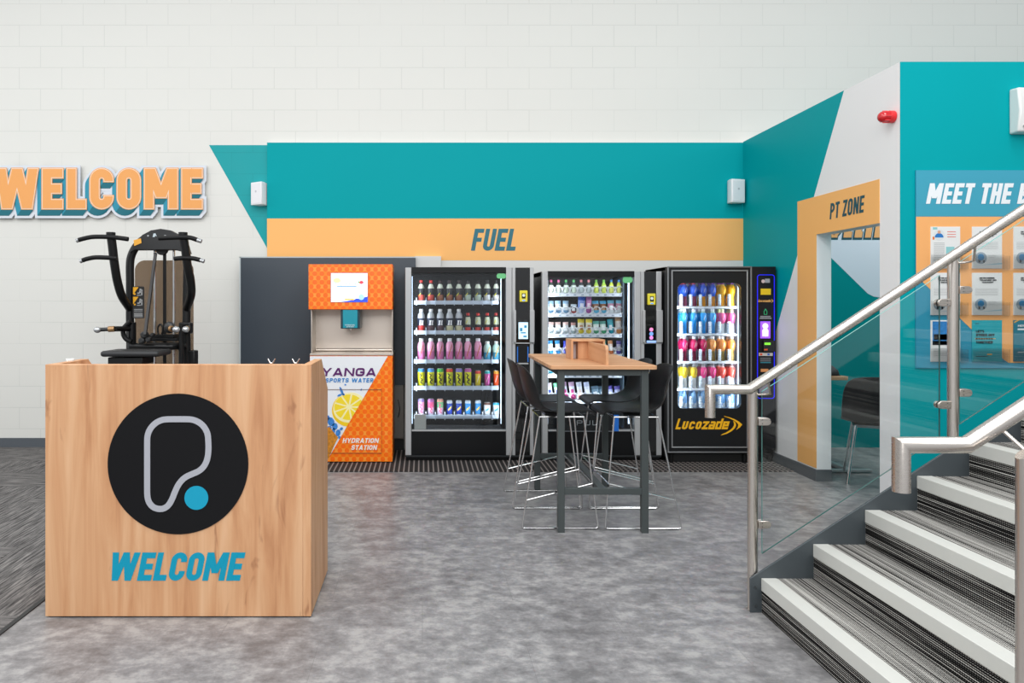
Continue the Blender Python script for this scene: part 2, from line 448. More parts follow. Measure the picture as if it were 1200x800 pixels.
    if ch in 'uoczane'.replace('a', '').replace('e', '').replace('n', ''):
        g = {'u': 'U', 'o': 'O', 'c': 'C', 'z': 'Z'}[ch]; o = []
        for q in glyph(g, w, t / X):
            if q[0] == 'p': o.append(('P', [(x, y * X) for x, y in q[1]], q[2]))
            else: o.append(('s', q[1], q[2] * X, q[3], q[4] * X, q[5] * X * 1.1))
        return [('p', q[1], q[2]) if q[0] == 'P' else q for q in o]
    if ch == 'a': return [P([(l, X - t / 2), (r - t * .3, X - t / 2), (r, X - t * .8), (r, 0)]), P([(r, X * .5), (l, X * .5), (l, b), (r, b)])]
    if ch == 'd': return [V(r), P([(r, X - t / 2), (l, X - t / 2), (l, b), (r, b)])]
    if ch == 'e': return [P([(r, X * .5), (l, X * .5)]), P([(w, b), (l, b), (l, X - t / 2), (r, X - t / 2), (r, X * .5 - t / 2)])]
    return [P([(l, b), (r, b), (r, tp), (l, tp)], True)]

def ribbon(pts, closed, t, g):
    """2D outline quads of a stroked polyline -> (left pts, right pts, closed)"""
    n = len(pts)
    q = [pts[0]]
    for p in pts[1:]:
        if math.hypot(p[0] - q[-1][0], p[1] - q[-1][1]) > 1e-5: q.append(p)
    if closed and math.hypot(q[0][0] - q[-1][0], q[0][1] - q[-1][1]) < 1e-5: q.pop()
    pts = [Vector(p) for p in q]; n = len(pts)
    if not closed:
        pts[0] = pts[0] - (pts[1] - pts[0]).normalized() * g
        pts[-1] = pts[-1] + (pts[-1] - pts[-2]).normalized() * g
    hw = t / 2 + g; L, Rr = [], []
    for i in range(n):
        a = (pts[i] - pts[i - 1]).normalized() if (i > 0 or closed) else (pts[1] - pts[0]).normalized()
        b = (pts[(i + 1) % n] - pts[i]).normalized() if (i < n - 1 or closed) else a
        na, nb = Vector((-a.y, a.x)), Vector((-b.y, b.x)); mm = na + nb
        mm = mm / max(mm.length_squared / 2, .35) if mm.length > 1e-4 else na
        L.append(pts[i] + mm * hw); Rr.append(pts[i] - mm * hw)
    return L, Rr
def layout(text, height, width, t, gap):
    ws = [WID.get(c, .48) for c in text]
    fixed = sum(t if WID.get(c, .48) == 0 or c in ".'" else 0 for c in text) + gap * (len(text) - 1)
    var = sum(0 if (WID.get(c, .48) == 0 or c in ".'") else w for c, w in zip(text, ws))
    k = (width / height - fixed) / var if width else 1.0
    x = 0; out = []
    for c, w in zip(text, ws):
        ww = t if (w == 0 or c in ".'") else w * k
        out.append((c, x, ww)); x += ww + gap
    return out, x - gap
def put_text(mb, text, org, ux, uz, nrm, height, width=None, t=.2, gap=.09, shear=0.0, g=0.0, off=0.001, depth=.002,
             vec=None, dark=None, light=None, wrap=None):
    """letters on a plane. vec: oblique offset (a,b) of a drawn extrusion, with depth; dark/light: material index of its faces"""
    ux, uz, nrm, org = Vector(ux), Vector(uz), Vector(nrm), Vector(org)
    sh = shear
    if width: width = width - sh * height
    lay, tot = layout(text, height, width, t, gap)
    va, vb = vec or (0, 0); gg = g / height
    lift = [0]
    def P3(x, y, back=False):
        a = (x + sh * y) * height + (va if back else 0) + (-tot * height / 2 if wrap else 0); b = y * height + (vb if back else 0)
        if wrap: return Vector((org.x + wrap * math.sin(a / wrap), org.y - wrap * math.cos(a / wrap) - (.0 if back else .0006), org.z + b))
        return org + ux * a + uz * b + nrm * (off + (0 if back else depth) + lift[0] * .00012)
    face = mb.cm
    for c, x0, w in lay:
        for st in glyph(c, w, t):
            lift[0] = (lift[0] + 1) % 9
            if st[0] == 'p':
                L, Q = ribbon(st[1], st[2], t, gg); n = len(L)
                segs = n if st[2] else n - 1
                loops = [L, Q]
                for i in range(segs):
                    j = (i + 1) % n
                    mb.cm = face
                    mb.add([P3(x0 + p.x, p.y) for p in (L[i], L[j], Q[j], Q[i])], [(0, 1, 2, 3)])
                    edges = [(L[i], L[j]), (Q[j], Q[i])]
                    if not st[2] and i == 0: edges.append((Q[0], L[0]))
                    if not st[2] and i == segs - 1: edges.append((L[-1], Q[-1]))
                    if wrap: continue
                    for a, b in edges:
                        if dark is not None:
                            e = b - a; nn = Vector((-e.y, e.x))
                            mb.cm = dark if abs(nn.y) > abs(nn.x) * 1.3 else light
                        mb.add([P3(x0 + a.x, a.y), P3(x0 + b.x, b.y), P3(x0 + b.x, b.y, True), P3(x0 + a.x, a.y, True)], [(0, 1, 2, 3)])
            else:
                _, xa, ya, xb, yb, tw = st
                sl = math.hypot(xb - xa, yb - ya) / max(abs(yb - ya), 1e-4)
                hw = tw / 2 + gg * sl * .95; s = 1 if yb > ya else -1
                dx = (xb - xa) / (yb - ya) * gg
                y0, y1 = ya - s * gg, yb + s * gg; xa2, xb2 = xa - s * dx, xb + s * dx
                q = [Vector((xa2 - hw, y0)), Vector((xa2 + hw, y0)), Vector((xb2 + hw, y1)), Vector((xb2 - hw, y1))]
                mb.cm = face
                mb.add([P3(x0 + p.x, p.y) for p in q], [(0, 1, 2, 3)])
                if wrap: continue
                for i in range(4):
                    a, b = q[i], q[(i + 1) % 4]
                    if dark is not None:
                        e = b - a; mb.cm = dark if abs(e.x) > abs(e.y) * 1.3 else light
                    mb.add([P3(x0 + a.x, a.y), P3(x0 + b.x, b.y), P3(x0 + b.x, b.y, True), P3(x0 + a.x, a.y, True)], [(0, 1, 2, 3)])
    mb.cm = face
    return mb
def rrect(x0, z0, x1, z1, r, n=5):
    return arc(x1 - r, z1 - r, r, 0, 90, n) + arc(x0 + r, z1 - r, r, 90, 180, n) + arc(x0 + r, z0 + r, r, 180, 270, n) + arc(x1 - r, z0 + r, r, 270, 360, n)
# ================================================================== THE SETTING
YB, YF, XS, YN = 7.685, 7.62, 3.371, 5.117     # block wall, boxed-out wall, side wall, near wall
ZT = 3.22
struct(MB().box(-7, -1.5, -.1, 9, YB + .3, 0).build('floor', FLOOR, smooth=False))
cp = struct(MB().box(-7, -1.5, 0, -1.945, YB - .012, .004).build('floor', CARPET, smooth=False))
struct(MB().box(-1.945, -1.5, 0, -1.92, YB - .012, .006).build('trim_1', M('#232425', .5)))
wb = struct(MB().box(-7, YB, 0, 9, YB + .3, 6.6).build('wall_back', BLOCK, smooth=False))
# painted triangle on the blockwork
tri = [(WX(245, YB), WZ(170, YB)), (WX(316, YB), WZ(170, YB)), (WX(316, YB), WZ(296, YB))]
MB().xz(tri, YB - .0015, YB).build('painted_triangle', BLOCK_TEAL, wb, smooth=False)
# boxed-out feature wall
wf = struct(MB().box(WX(313, YF), YF, 0, XS, YB - .002, WZ(167, YF)).build('wall_feature', M('#DFDFDC', .5), bevel=.002))
x0, x1 = WX(313, YF) , XS
MB().box(x0, YF - .002, WZ(256, YF), x1, YF, WZ(167, YF)).build('teal_band', TEAL, wf)
ob = MB().box(x0, YF - .002, WZ(305, YF), x1, YF, WZ(256, YF)).build('orange_band', ORANGE, wf)
fl = MB(); put_text(fl, 'FUEL', W(551.8, 293.6, YF - .002), (1, 0, 0), (0, 0, 1), (0, -1, 0), 25.6 / 111.6, 56.6 / 111.6, t=.185, gap=.075, shear=.19, depth=.001, off=.0005)
fl.build('fuel_lettering', DTEAL, wf, smooth=False)
# side wall with the doorway
YJ0, YJ1, DT = 5.346, 6.202, 2.108
T = .124
sw = struct(MB().box(XS, YJ1, 0, XS + T, YB, ZT).box(XS, YN + .003, 0, XS + T, YJ0, ZT).box(XS, YJ0, DT, XS + T, YJ1, ZT).build('wall_side', WHITE, smooth=False))
def side(pts, d=.0015): return MB().yz(pts, XS - d, XS)
side([(YF, ZT), (5.8, ZT), (7.62, .02)]).build('teal_paint', TEAL, sw, smooth=False)
side([(6.512, .11), (YJ1, .11), (YJ1, DT), (YJ0, DT), (YJ0, 2.433), (6.512, 2.433)], .004).build('orange_surround', ORANGE, sw, smooth=False)
pt = MB(); put_text(pt, 'PT ZONE', (XS - .004, 5.995, 2.212), (0, -1, 0), (0, 0, 1), (-1, 0, 0), .13, .475, t=.17, gap=.09, shear=.12, depth=.001, off=.0005)
pt.build('pt_zone_lettering', M('#17505E', .5), sw, smooth=False)
struct(MB().box(XS - .014, YJ1 - .0, 0, XS, YF, .1).box(XS - .014, YJ1 - .014, 0, XS + T, YJ1, .1).box(XS - .014, YN, 0, XS, YJ0, .1).build('baseboard_side', SKIRT, bevel=.002))
struct(MB().box(-7, YB - .012, 0, WX(313, YF), YB, .1).build('baseboard_back', M('#5A6066', .45), bevel=.002))
nw = struct(MB().box(XS, YN, 0, 9, YN + .003, ZT).box(XS + T, YN + .003, 0, 9, YN + .12, ZT).build('wall_near', TEAL, smooth=False))
struct(MB().box(XS, YN - .012, 0, 9, YN, .1).build('baseboard_near', SKIRT, bevel=.002))
# training room beyond the doorway
pw = MB().box(XS + T, YB - .014, 0, 8.9, YB - .002, ZT).build('wall_training_room', M('#008E90', .5, spec=.1), smooth=False); struct(pw)
def q(px, py): return (WX(px, YB), WZ(py, YB))
lightshape = [q(940, 150), q(1150, 150), q(1150, 302)] + [q(1046 + 0, 340)] + [q(1038, 346), q(1030, 348.5), q(1023, 347.5), q(1016, 344), q(974, 303), q(940, 270)]
MB().xz(lightshape, YB - .016, YB - .014).build('pale_painted_shape', M('#DCE4EE', .5), pw, smooth=False)
bl = MB(); put_text(bl, 'BELIEVE', W(973.5, 279.5, YB - .017), (1, 0, 0), (0, 0, 1), (0, -1, 0), .32, .84, t=.2, gap=.1, shear=.16, g=.012, depth=.001, off=.0005)
bo = bl.build('believe_outline', M('#15505C', .5), pw, smooth=False)
bl = MB(); put_text(bl, 'BELIEVE', W(974, 278.3, YB - .017), (1, 0, 0), (0, 0, 1), (0, -1, 0), .32, .84, t=.2, gap=.1, shear=.16, g=.0, depth=.001, off=.003)
bl.build('believe_lettering', M('#F0B070', .5), pw, smooth=False)

# small white boxing above the dark panel
struct(MB().box(WX(486, 7.55), 7.55, WZ(314, 7.55), WX(517, 7.55), YF, WZ(300, 7.55)).build('trim_2', M('#D8D8D6', .5), bevel=.004))
# entrance matting under the machines
struct(MB().box(WX(318, 6.54), 6.54, 0, XS - .015, 7.5, .008).build('trim_3', MATTING, smooth=False))

# ================================================================== WALL-MOUNTED THINGS
# WELCOME sign
zs, ys = WZ(250.5, YB), YB
sg = thing('wall_sign', 'large orange capital letter WELCOME sign with teal drawn shadow on the white block wall', 'sign', W(115, 252, YB))
H = 48 / 110.6; L0 = WX(-5, YB - .05); wd = (236.5 + 5) / 110.6 ; tt, gp = .25, .07
bk = MB(); lo = (L0, YB - .03, WZ(246, YB)); dv = (-.048, -.062)
NS = 5
for k in range(NS + 1):
    f = k / NS
    put_text(bk, 'WELCOME', (L0 + dv[0] * f, YB - .03, WZ(246, YB) + dv[1] * f), (1, 0, 0), (0, 0, 1), (0, -1, 0), H, wd, t=tt, gap=gp, g=.03, off=.0005 * k, depth=.012)
_l, _ = layout('WELCOME', H, wd, tt, gp); _c = [q_ for q_ in _l if q_[0] == 'C'][0]
bk.box(L0 + (_c[1] + _c[2] * .4) * H, YB - .042, WZ(246, YB) + .25 * H, L0 + (_c[1] + _c[2]) * H, YB - .03, WZ(246, YB) + .72 * H)
bk.build('backing_board', M('#DDE2E9', .45), sg, smooth=False)
ex = MB(); put_text(ex, 'WELCOME', lo, (1, 0, 0), (0, 0, 1), (0, -1, 0), H, wd, t=tt, gap=gp, g=.004, off=.018, depth=.010, vec=dv, dark=1, light=2)
ex.build('letter_shadow', [M('#F0A65A', .5), M('#13707F', .5), M('#2492AC', .5)], sg, smooth=False)
l1 = MB(); put_text(l1, 'WELCOME', lo, (1, 0, 0), (0, 0, 1), (0, -1, 0), H, wd, t=tt, gap=gp, g=-.003, off=.028, depth=.0008)
l1.build('letter_outline', M('#F6DDC6', .5), sg, smooth=False)
l2 = MB(); put_text(l2, 'WELCOME', lo, (1, 0, 0), (0, 0, 1), (0, -1, 0), H, wd, t=tt, gap=gp, g=-.010, off=.029, depth=.0008)
l2.build('letter_face', M('#F2A85C', .5), sg, smooth=False)

def speaker(px0, py0, px1, py1, Yw, label, turn):
    Yc = Yw - .09; c = W((px0 + px1) / 2, (py0 + py1) / 2, Yc); w = (px1 - px0) * Yc / F; h = (py1 - py0) * Yc / F
    t = thing('wall_speaker', label, 'speaker', (c.x, Yw, c.z), 'small white wall speakers')
    # body tapering to the back
    a = w * .5; b = MB(); ca, sa = math.cos(turn), math.sin(turn)
    def P(x, y, z): return (c.x + x * ca - y * sa, Yc - .02 + x * sa + y * ca, c.z + z)
    fr = [(-a, 0), (a, 0), (a * .95, .05), (a * .55, .12), (-a * .55, .12), (-a * .95, .05)]
    n = len(fr); vs = [P(x, y, -h / 2) for x, y in fr] + [P(x, y, h / 2) for x, y in fr]
    b.add(vs, [tuple(range(n)), tuple(range(2 * n - 1, n - 1, -1))] + [(i, i + n, (i + 1) % n + n, (i + 1) % n) for i in range(n)])
    b.build('cabinet', M('#F6F6F8', .45), t, bevel=.006)
    g = MB(); g.add([P(-a * .88, -.004, -h * .44), P(a * .88, -.004, -h * .44), P(a * .88, -.004, h * .44), P(-a * .88, -.004, h * .44),
                     P(-a * .92, .002, -h * .46), P(a * .92, .002, -h * .46), P(a * .92, .002, h * .46), P(-a * .92, .002, h * .46)],
                    [(0, 1, 2, 3), (0, 4, 5, 1), (1, 5, 6, 2), (2, 6, 7, 3), (3, 7, 4, 0)])
    go = g.build('grille', M('#F0F0F3', .6), t)
    e = MB().cyl(P(0, -.006, .02), P(0, -.003, .02), .012, 14); e.build('tweeter', M('#C9CAD0', .4), t)
    MB().box(c.x - .025, Yc + .02, c.z - .03, c.x + .025, Yw - .001, c.z + .03).box(c.x - .04, Yw - .012, c.z - h * .42, c.x + .05, Yw - .001, c.z + h * .42).build('bracket', M('#4B4D55', .5), t, bevel=.003)
speaker(855.5, 210, 873.5, 237.5, YF - .002, 'small white wall speaker on the teal band beside the side wall corner', .25)
speaker(292, 213.5, 309, 240, YB - .002, 'small white wall speaker on the teal painted triangle of block wall', -.55)
# white casing at the right edge on the near wall
wu = thing('wall_casing', 'white plastic casing high on the teal wall above the notice board', 'casing', W(1205, 158, YN))
xa = WX(1193, YN - .08)
cs = MB().yz([(YN, WZ(158, YN)), (YN - .08, WZ(157, YN)), (YN - .10, WZ(133, YN)), (YN - .08, WZ(106, YN)), (YN, WZ(105, YN))], xa, xa + .34)
cs.build('cover', M('#E6E6E3', .4), wu, bevel=.012, bseg=3)
MB().box(xa + .03, YN - .104, WZ(152, YN), xa + .06, YN - .078, WZ(150, YN)).build('badge', M('#9FA3A6', .4), wu)
# red beacon on side wall
bc = thing('alarm_beacon', 'red fire alarm beacon high on the white side wall', 'alarm', (XS, 5.19, 2.85))
MB().lathe([(.052, 0), (.052, .035), (.044, .045), (.044, .06)], (XS - .001, 5.19, 2.85), 24, axis='x')
b0 = MB(); b0.cyl((XS - .001, 5.19, 2.85), (XS - .04, 5.19, 2.85), .044, 24); b0.build('base', M('#E0252B', .35), bc, bevel=.004)
b1 = MB(); b1.tube([(XS - .05, 5.19, 2.85), (XS - .10, 5.19, 2.85), (XS - .125, 5.19, 2.85), (XS - .135, 5.19, 2.85)], .043, 24)
dm = MB(); pr = [(.040, 0), (.040, .035), (.035, .052), (.024, .064), (.008, .07)]
dm.lathe([(r, -z) for r, z in pr], (XS - .04, 5.19, 2.85), 24, axis='x')
dm.build('dome', M('#C8101C', .1, coat=.6), bc)
for k in range(8):
    a = 2 * math.pi * k / 8; MB().bar((XS - .042, 5.19 + .041 * math.cos(a), 2.85 + .041 * math.sin(a)), (XS - .078, 5.19 + .041 * math.cos(a), 2.85 + .041 * math.sin(a)), .006, .006).build('rib', M('#F04048', .3), bc)

# notice board ------------------------------------------------------------
nb = thing('notice_board', 'teal and orange notice board headed MEET THE B on the near teal wall', 'notice board', W(1140, 431, YN))
yb = YN - .012
MB().box(WX(1073.5, yb), yb, WZ(431.5, yb), WX(1300, yb), YN - .001, WZ(199.5, yb)).build('board', M('#2A93B0', .4, var=.02, vscale=2), nb, bevel=.002)
MB().box(WX(1073.5, yb), yb - .001, WZ(253.5, yb), WX(1300, yb), yb, WZ(199.5, yb)).build('header', M('#3AA0B9', .4), nb)
def nq(px, py): return (WX(px, yb), WZ(py, yb))
shape = [nq(1073.5, 253.8), nq(1300, 253.8), nq(1300, 425), nq(1190, 425), nq(1182, 425), nq(1176, 421), nq(1169, 413), nq(1150, 397), nq(1073.5, 323)]
MB().xz(shape, yb - .0015, yb).build('orange_field', M('#F8B26C', .45), nb)
tx = MB(); put_text(tx, 'MEET THE B', W(1085, 238.7, yb - .002), (1, 0, 0), (0, 0, 1), (0, -1, 0), 24 / 166.5, 123 / 166.5, t=.2, gap=.075, shear=.2, depth=.0008, off=.0003)
tx.build('header_lettering', M('#EDF2F4', .5), nb)
cols = [(1090.5, 1125), (1139, 1174), (1187.5, 1222)]; rows = [(265.5, 314.5), (319.5, 369), (375, 423.5)]
PAP = M('#E9EAE8', .5); GR = M('#A9ADAD', .6); DK = M('#25282A', .5)
rown = ['top', 'middle', 'bottom']; coln = ['left', 'middle', 'right']
for ri, (ya, ye) in enumerate(rows):
    for ci, (xa_, xe) in enumerate(cols):
        yp = yb - .004; X0, X1, Z0, Z1 = WX(xa_, yp), WX(xe, yp), WZ(ye, yp), WZ(ya, yp); w, h = X1 - X0, Z1 - Z0
        kinds = {(0, 0): 'profile sheet with a blue-shirted person', (2, 0): 'white sheet with a blue photo', (2, 1): 'teal LET\'S STRIKE OUT leaflet', (2, 2): 'dark teal leaflet'}
        kd = kinds.get((ri, ci), 'white trainer leaflet')
        lab = f"{kd}, {coln[ci]} holder of the {rown[ri]} row on the notice board"
        t = thing('leaflet_holder', lab, 'leaflet', (X0 + w / 2, YN - .013, Z0), 'leaflets on the notice board')
        base = PAP
        if (ri, ci) == (2, 1): base = M('#1FA7B4', .4, var=.15, vscale=14)
        if (ri, ci) == (2, 2): base = M('#17788C', .4)
        MB().box(X0, yp - .002, Z0, X1, yb - .0016, Z1).build('leaflet', base, t)
        # clear pocket with side wings
        hp = MB().box(X0 - .004, yp - .012, Z0 - .006, X1 + .004, yp - .0105, Z0 + h * .33).box(X1 + .004, yp - .01, Z0 - .006, X1 + .05, yp - .0085, Z0 + h * .30)
        hp.build('clear_pocket', CLEAR, t)
        d = MB(); e = MB()
        Yp = yp - .003
        def ln(m_, u0, v0, u1, v1): m_.box(X0 + u0 * w, Yp, Z0 + v0 * h, X0 + u1 * w, Yp + .001, Z0 + v1 * h)
        if (ri, ci) == (0, 0):
            d.xz(arc(X0 + .28 * w, Z0 + .8 * h, .19 * w, 0, 345, 16), Yp, Yp + .0008); d.build('portrait_circle', M('#DDE3E4', .5), t)
            pm = MB(); pm.xz(arc(X0 + .28 * w, Z0 + .74 * h, .15 * w, 0, 180, 8), Yp - .0005, Yp); pm.build('blue_shirt', M('#1E78C2', .5), t)
            pm = MB(); pm.xz(arc(X0 + .28 * w, Z0 + .87 * h, .055 * w, 0, 345, 10), Yp - .0006, Yp); pm.build('portrait_face', M('#D9A58A', .5), t)
            for k in range(3): ln(e, .56, .87 - k * .06, .85, .885 - k * .06)
            e.build('red_heading', M('#E2765F', .5), t)
            s = MB()
            for k in range(14): ln(s, .1, .6 - k * .042, .47, .612 - k * .042)
            s.build('printed_lines', GR, t)
            s = MB(); ln(s, .07, .93, .22, .985); s.build('teal_patch', M('#8FCBCD', .5), t); s = MB(); ln(s, .52, .32, .8, .52); s.build('teal_patch', M('#8FCBCD', .5), t)
            s = MB(); ln(s, .06, .69, .12, .76); s.build('orange_patch', M('#F07B2C', .5), t)
        elif (ri, ci) == (2, 1):
            for k, (s_, wdt) in enumerate([("LET'S", .27), ('STRIKE OUT', .62), ('LONELINESS', .0), ('TOGETHER', .56)]):
                if wdt: put_text(e, s_, (X0 + .12 * w, Yp, Z0 + (.70 - k * .088) * h), (1, 0, 0), (0, 0, 1), (0, -1, 0), .062 * h, wdt * w, t=.22, gap=.12)
                else:
                    for u in range(7): ln(e, .12 + u * .085, .53, .18 + u * .085, .575)
            e2 = MB(); ln(e2, .12, .12, .52, .135); e2.build('small_print', M('#16323A', .5), t); e2 = MB(); ln(e2, .1, .91, .22, .925); e2.build('small_print', M('#16323A', .5), t)
            e.build('black_lettering', M('#16323A', .5), t)
            s = MB(); ln(s, .1, .545, .78, .56); s.build('yellow_line', M('#F0B64C', .5), t); s = MB(); ln(s, .5, .16, .66, .19); s.build('yellow_button', M('#F0B64C', .5), t)
        elif (ri, ci) == (2, 0):
            s = MB(); ln(s, .06, .4, .94, .97); s.build('photo_print', M('#2E7FC0', .4, var=.5, vscale=40), t)
            s = MB(); ln(s, .06, .4, .94, .5); s.build('grass_in_photo', M('#59683A', .5, var=.3, vscale=60), t)
            s = MB(); ln(s, .1, .52, .9, .66); s.build('people_in_photo', M('#8B8C90', .5, var=.6, vscale=90), t)
            for k in range(4): ln(e, .1, .3 - k * .05, .8, .31 - k * .05)
            e.build('printed_lines', GR, t)
        elif (ri, ci) == (2, 2):
            put_text(e, 'HOW', (X0 + .14 * w, Yp, Z0 + .84 * h), (1, 0, 0), (0, 0, 1), (0, -1, 0), .05 * h, .3 * w, t=.25)
            ln(e, .14, .76, .5, .8)
            s = MB(); ln(s, .14, .22, .5, .235); s.build('small_print', M('#E6EDEE', .5), t)
            e.build('white_lettering', M('#E6EDEE', .5), t)
            s = MB(); s.xz([(X0 + .02 * w, Z0 + .93 * h), (X0 + .2 * w, Z0 + h), (X0 + .14 * w, Z0 + h), (X0 + .02 * w, Z0 + .96 * h)], Yp, Yp + .001); s.build('yellow_flash', M('#F0B64C', .5), t)
        else:
            put_text(e, 'ARE YOU A PERSONAL', (X0 + .24 * w, Yp, Z0 + .86 * h), (1, 0, 0), (0, 0, 1), (0, -1, 0), .03 * h, .5 * w, t=.3, gap=.15)
            put_text(e, 'TRAINER OR', (X0 + .24 * w, Yp, Z0 + .81 * h), (1, 0, 0), (0, 0, 1), (0, -1, 0), .03 * h, .56 * w, t=.3, gap=.15)
            put_text(e, 'COACH', (X0 + .34 * w, Yp, Z0 + .76 * h), (1, 0, 0), (0, 0, 1), (0, -1, 0), .03 * h, .35 * w, t=.3, gap=.15)
            e.build('heading', DK, t)
            s = MB()
            for k in range(6): ln(s, .1, .62 - k * .03, .86, .628 - k * .03)
            ln(s, .55, .3, .8, .31); ln(s, .55, .26, .75, .268); s.build('printed_lines', M('#BDBFBE', .6), t)
            s = MB(); s.xz(arc(X0 + .29 * w, Z0 + .25 * h, .2 * w, 0, 345, 18), Yp, Yp + .0008); s.build('photo_circle', M('#98A9B4', .5), t)
            s = MB(); s.xz(arc(X0 + .29 * w, Z0 + .27 * h, .11 * w, 0, 345, 14), Yp - .0006, Yp); s.build('blue_logo', M('#1E7FB4', .5), t)
            s = MB(); ln(s, .2, .14, .27, .24); ln(s, .36, .14, .42, .2); s.cm = 0; s.build('dark_figures', DK, t)
            s = MB(); s.xz([(X0, Z0 + .075 * h), (X0 + w, Z0 + .1 * h), (X0 + w, Z0 + .135 * h), (X0 + .4 * w, Z0 + .09 * h)], Yp, Yp + .0008); s.build('blue_swoosh', M('#A5CFDE', .5), t)

# ================================================================== RECEPTION DESK
DX0, DX1, DY0, DZ = -1.814, -.535, 3.488, 1.217
ds = thing('reception_desk', 'light oak reception desk with round black logo and teal WELCOME lettering', 'reception desk', (-1.17, DY0, 0))
MB().box(DX0, DY0, .006, DX1 - .04, DY0 + .04, DZ).build('front_panel', WOOD_Z, ds, bevel=.002)
prof = [(DY0 + .0, .006), (DY0 + .61, .006), (DY0 + .61, 1.035), (DY0 + .365, DZ), (DY0, DZ)]
MB().yz(prof, DX1 - .04, DX1).build('side_panel', WOOD_Z, ds, bevel=.002)
prof2 = [(DY0 + .04, .006), (DY0 + .61, .006), (DY0 + .61, 1.035), (DY0 + .365, DZ), (DY0 + .04, DZ)]
MB().yz(prof2, DX0, DX0 + .04).build('side_panel', WOOD_Z, ds, bevel=.002)
MB().box(DX0 + .04, DY0 + .04, 1.0, DX1 - .04, DY0 + .58, 1.03).build('worktop', WOOD_X, ds, bevel=.002)
MB().box(DX0 + .04, DY0 + .3, .1, DX1 - .04, DY0 + .318, 1.0).build('modesty_panel', WOOD_Z, ds)
MB().box(DX0 + .02, DY0 + .02, 0, DX1 - .02, DY0 + .55, .012).build('plinth', BLACK, ds)
yl = DY0
cc = W(208.8, 543.3, yl); rad = 82.3 / 243.7
MB().xz(arc(cc.x, cc.z, rad, 0, 357.5, 96), yl - .004, yl).build('logo_disc', M('#161618', .45, spec=.15), ds)
def dq(u, v): return Vector((WX(110 + u / 3.335, yl), yl - .006, WZ(450 + v / 3.335, yl)))
path = [(300, 136), (368, 136)] + [(368 + 80 * math.sin(R(a)), 212 - 76 * math.cos(R(a))) for a in range(10, 91, 8)] + \
       [(450, 250), (446, 290), (434, 318), (414, 338), (385, 350), (356, 363), (333, 388), (318, 420), (306, 452), (292, 474), (275, 485), (255, 487), (233, 480), (217, 462), (210, 436), (210, 400), (210, 300)] + \
       [(290 - 80 * math.cos(R(a)), 216 - 80 * math.sin(R(a))) for a in range(0, 90, 9)]
pts2 = [(dq(u, v).x, dq(u, v).z) for u, v in path]
for _ in range(2):
    pts2 = [q_ for i in range(len(pts2)) for a, b in [(pts2[i], pts2[(i + 1) % len(pts2)])] for q_ in ((a[0] * .75 + b[0] * .25, a[1] * .75 + b[1] * .25), (a[0] * .25 + b[0] * .75, a[1] * .25 + b[1] * .75))]
def flat_ribbon(mb, pts, w, y0, y1):
    L, Q = ribbon(pts, True, w, 0); n = len(L)
    for i in range(n):
        j = (i + 1) % n
        mb.add([(p.x, y, p.y) for y in (y0, y1) for p in (L[i], L[j], Q[j], Q[i])], [(0, 1, 2, 3), (7, 6, 5, 4), (0, 4, 5, 1), (2, 6, 7, 3)])
lg = MB(); flat_ribbon(lg, pts2, 7.0 / 243.7, yl - .0065, yl - .004); lg.build('logo_line', M('#A9ABB3', .4), ds, smooth=False)
dc = W(110 + 402 / 3.335, 450 + 443 / 3.335, yl)
MB().xz(arc(dc.x, dc.z, 13.9 / 243.7, 0, 354, 48), yl - .0065, yl - .004).build('logo_dot', M('#1F9CBC', .5, spec=.15), ds)
dt = MB(); put_text(dt, 'WELCOME', W(125.8, 680, yl), (1, 0, 0), (0, 0, 1), (0, -1, 0), 33 / 243.7, 162 / 243.7, t=.205, gap=.065, shear=.2, depth=.001, off=.0005)
dt.build('welcome_lettering', M('#1796B4', .5, spec=.15), ds, smooth=False)
# things standing on the desk, tips above the edge
def stand(px, Y, top, label, kind):
    x = WX(px, Y)
    if kind == 'pump':
        t = thing('hand_gel_pump', label, 'dispenser', (x, Y, 1.03))
        MB().lathe([(.03, 1.03), (.033, 1.04), (.033, 1.15), (.014, 1.17), (.014, 1.185)], (x, Y, 0), 20).build('bottle', M('#E8E8E6', .3), t)
        MB().cyl((x, Y, 1.185), (x, Y, top - .012), .006).lathe([(.02, top - .014), (.022, top - .004), (.02, top)], (x, Y, 0), 16).box(x - .004, Y - .03, top - .012, x + .004, Y, top - .004).build('pump_head', M('#EDEDEC', .3), t)
    else:
        t = thing('sign_holder', label, 'sign holder', (x, Y, 1.03), 'clear sign holders on the desk')
        MB().box(x - .03, Y - .03, 1.03, x + .03, Y + .03, 1.038).build('foot', CHROME, t, bevel=.003)
        MB().tube([(x, Y, 1.038), (x, Y, top - .03)], .003, 8).build('stem', CHROME, t)
        MB().tube([(x - .018, Y, top), (x - .006, Y, top - .022), (x + .006, Y, top - .022), (x + .02, Y, top)], .0035, 8).build('clip', CHROME, t)
stand(82.3, DY0 + .22, 1.229, 'white pump dispenser poking above the left end of the desk', 'pump')
stand(318, DY0 + .3, 1.2225, 'small chrome clip stand on the desk, left of the two near its right end', 'clip')
stand(346.5, DY0 + .3, 1.2225, 'small chrome clip stand on the desk, right of the two near its right end', 'clip')

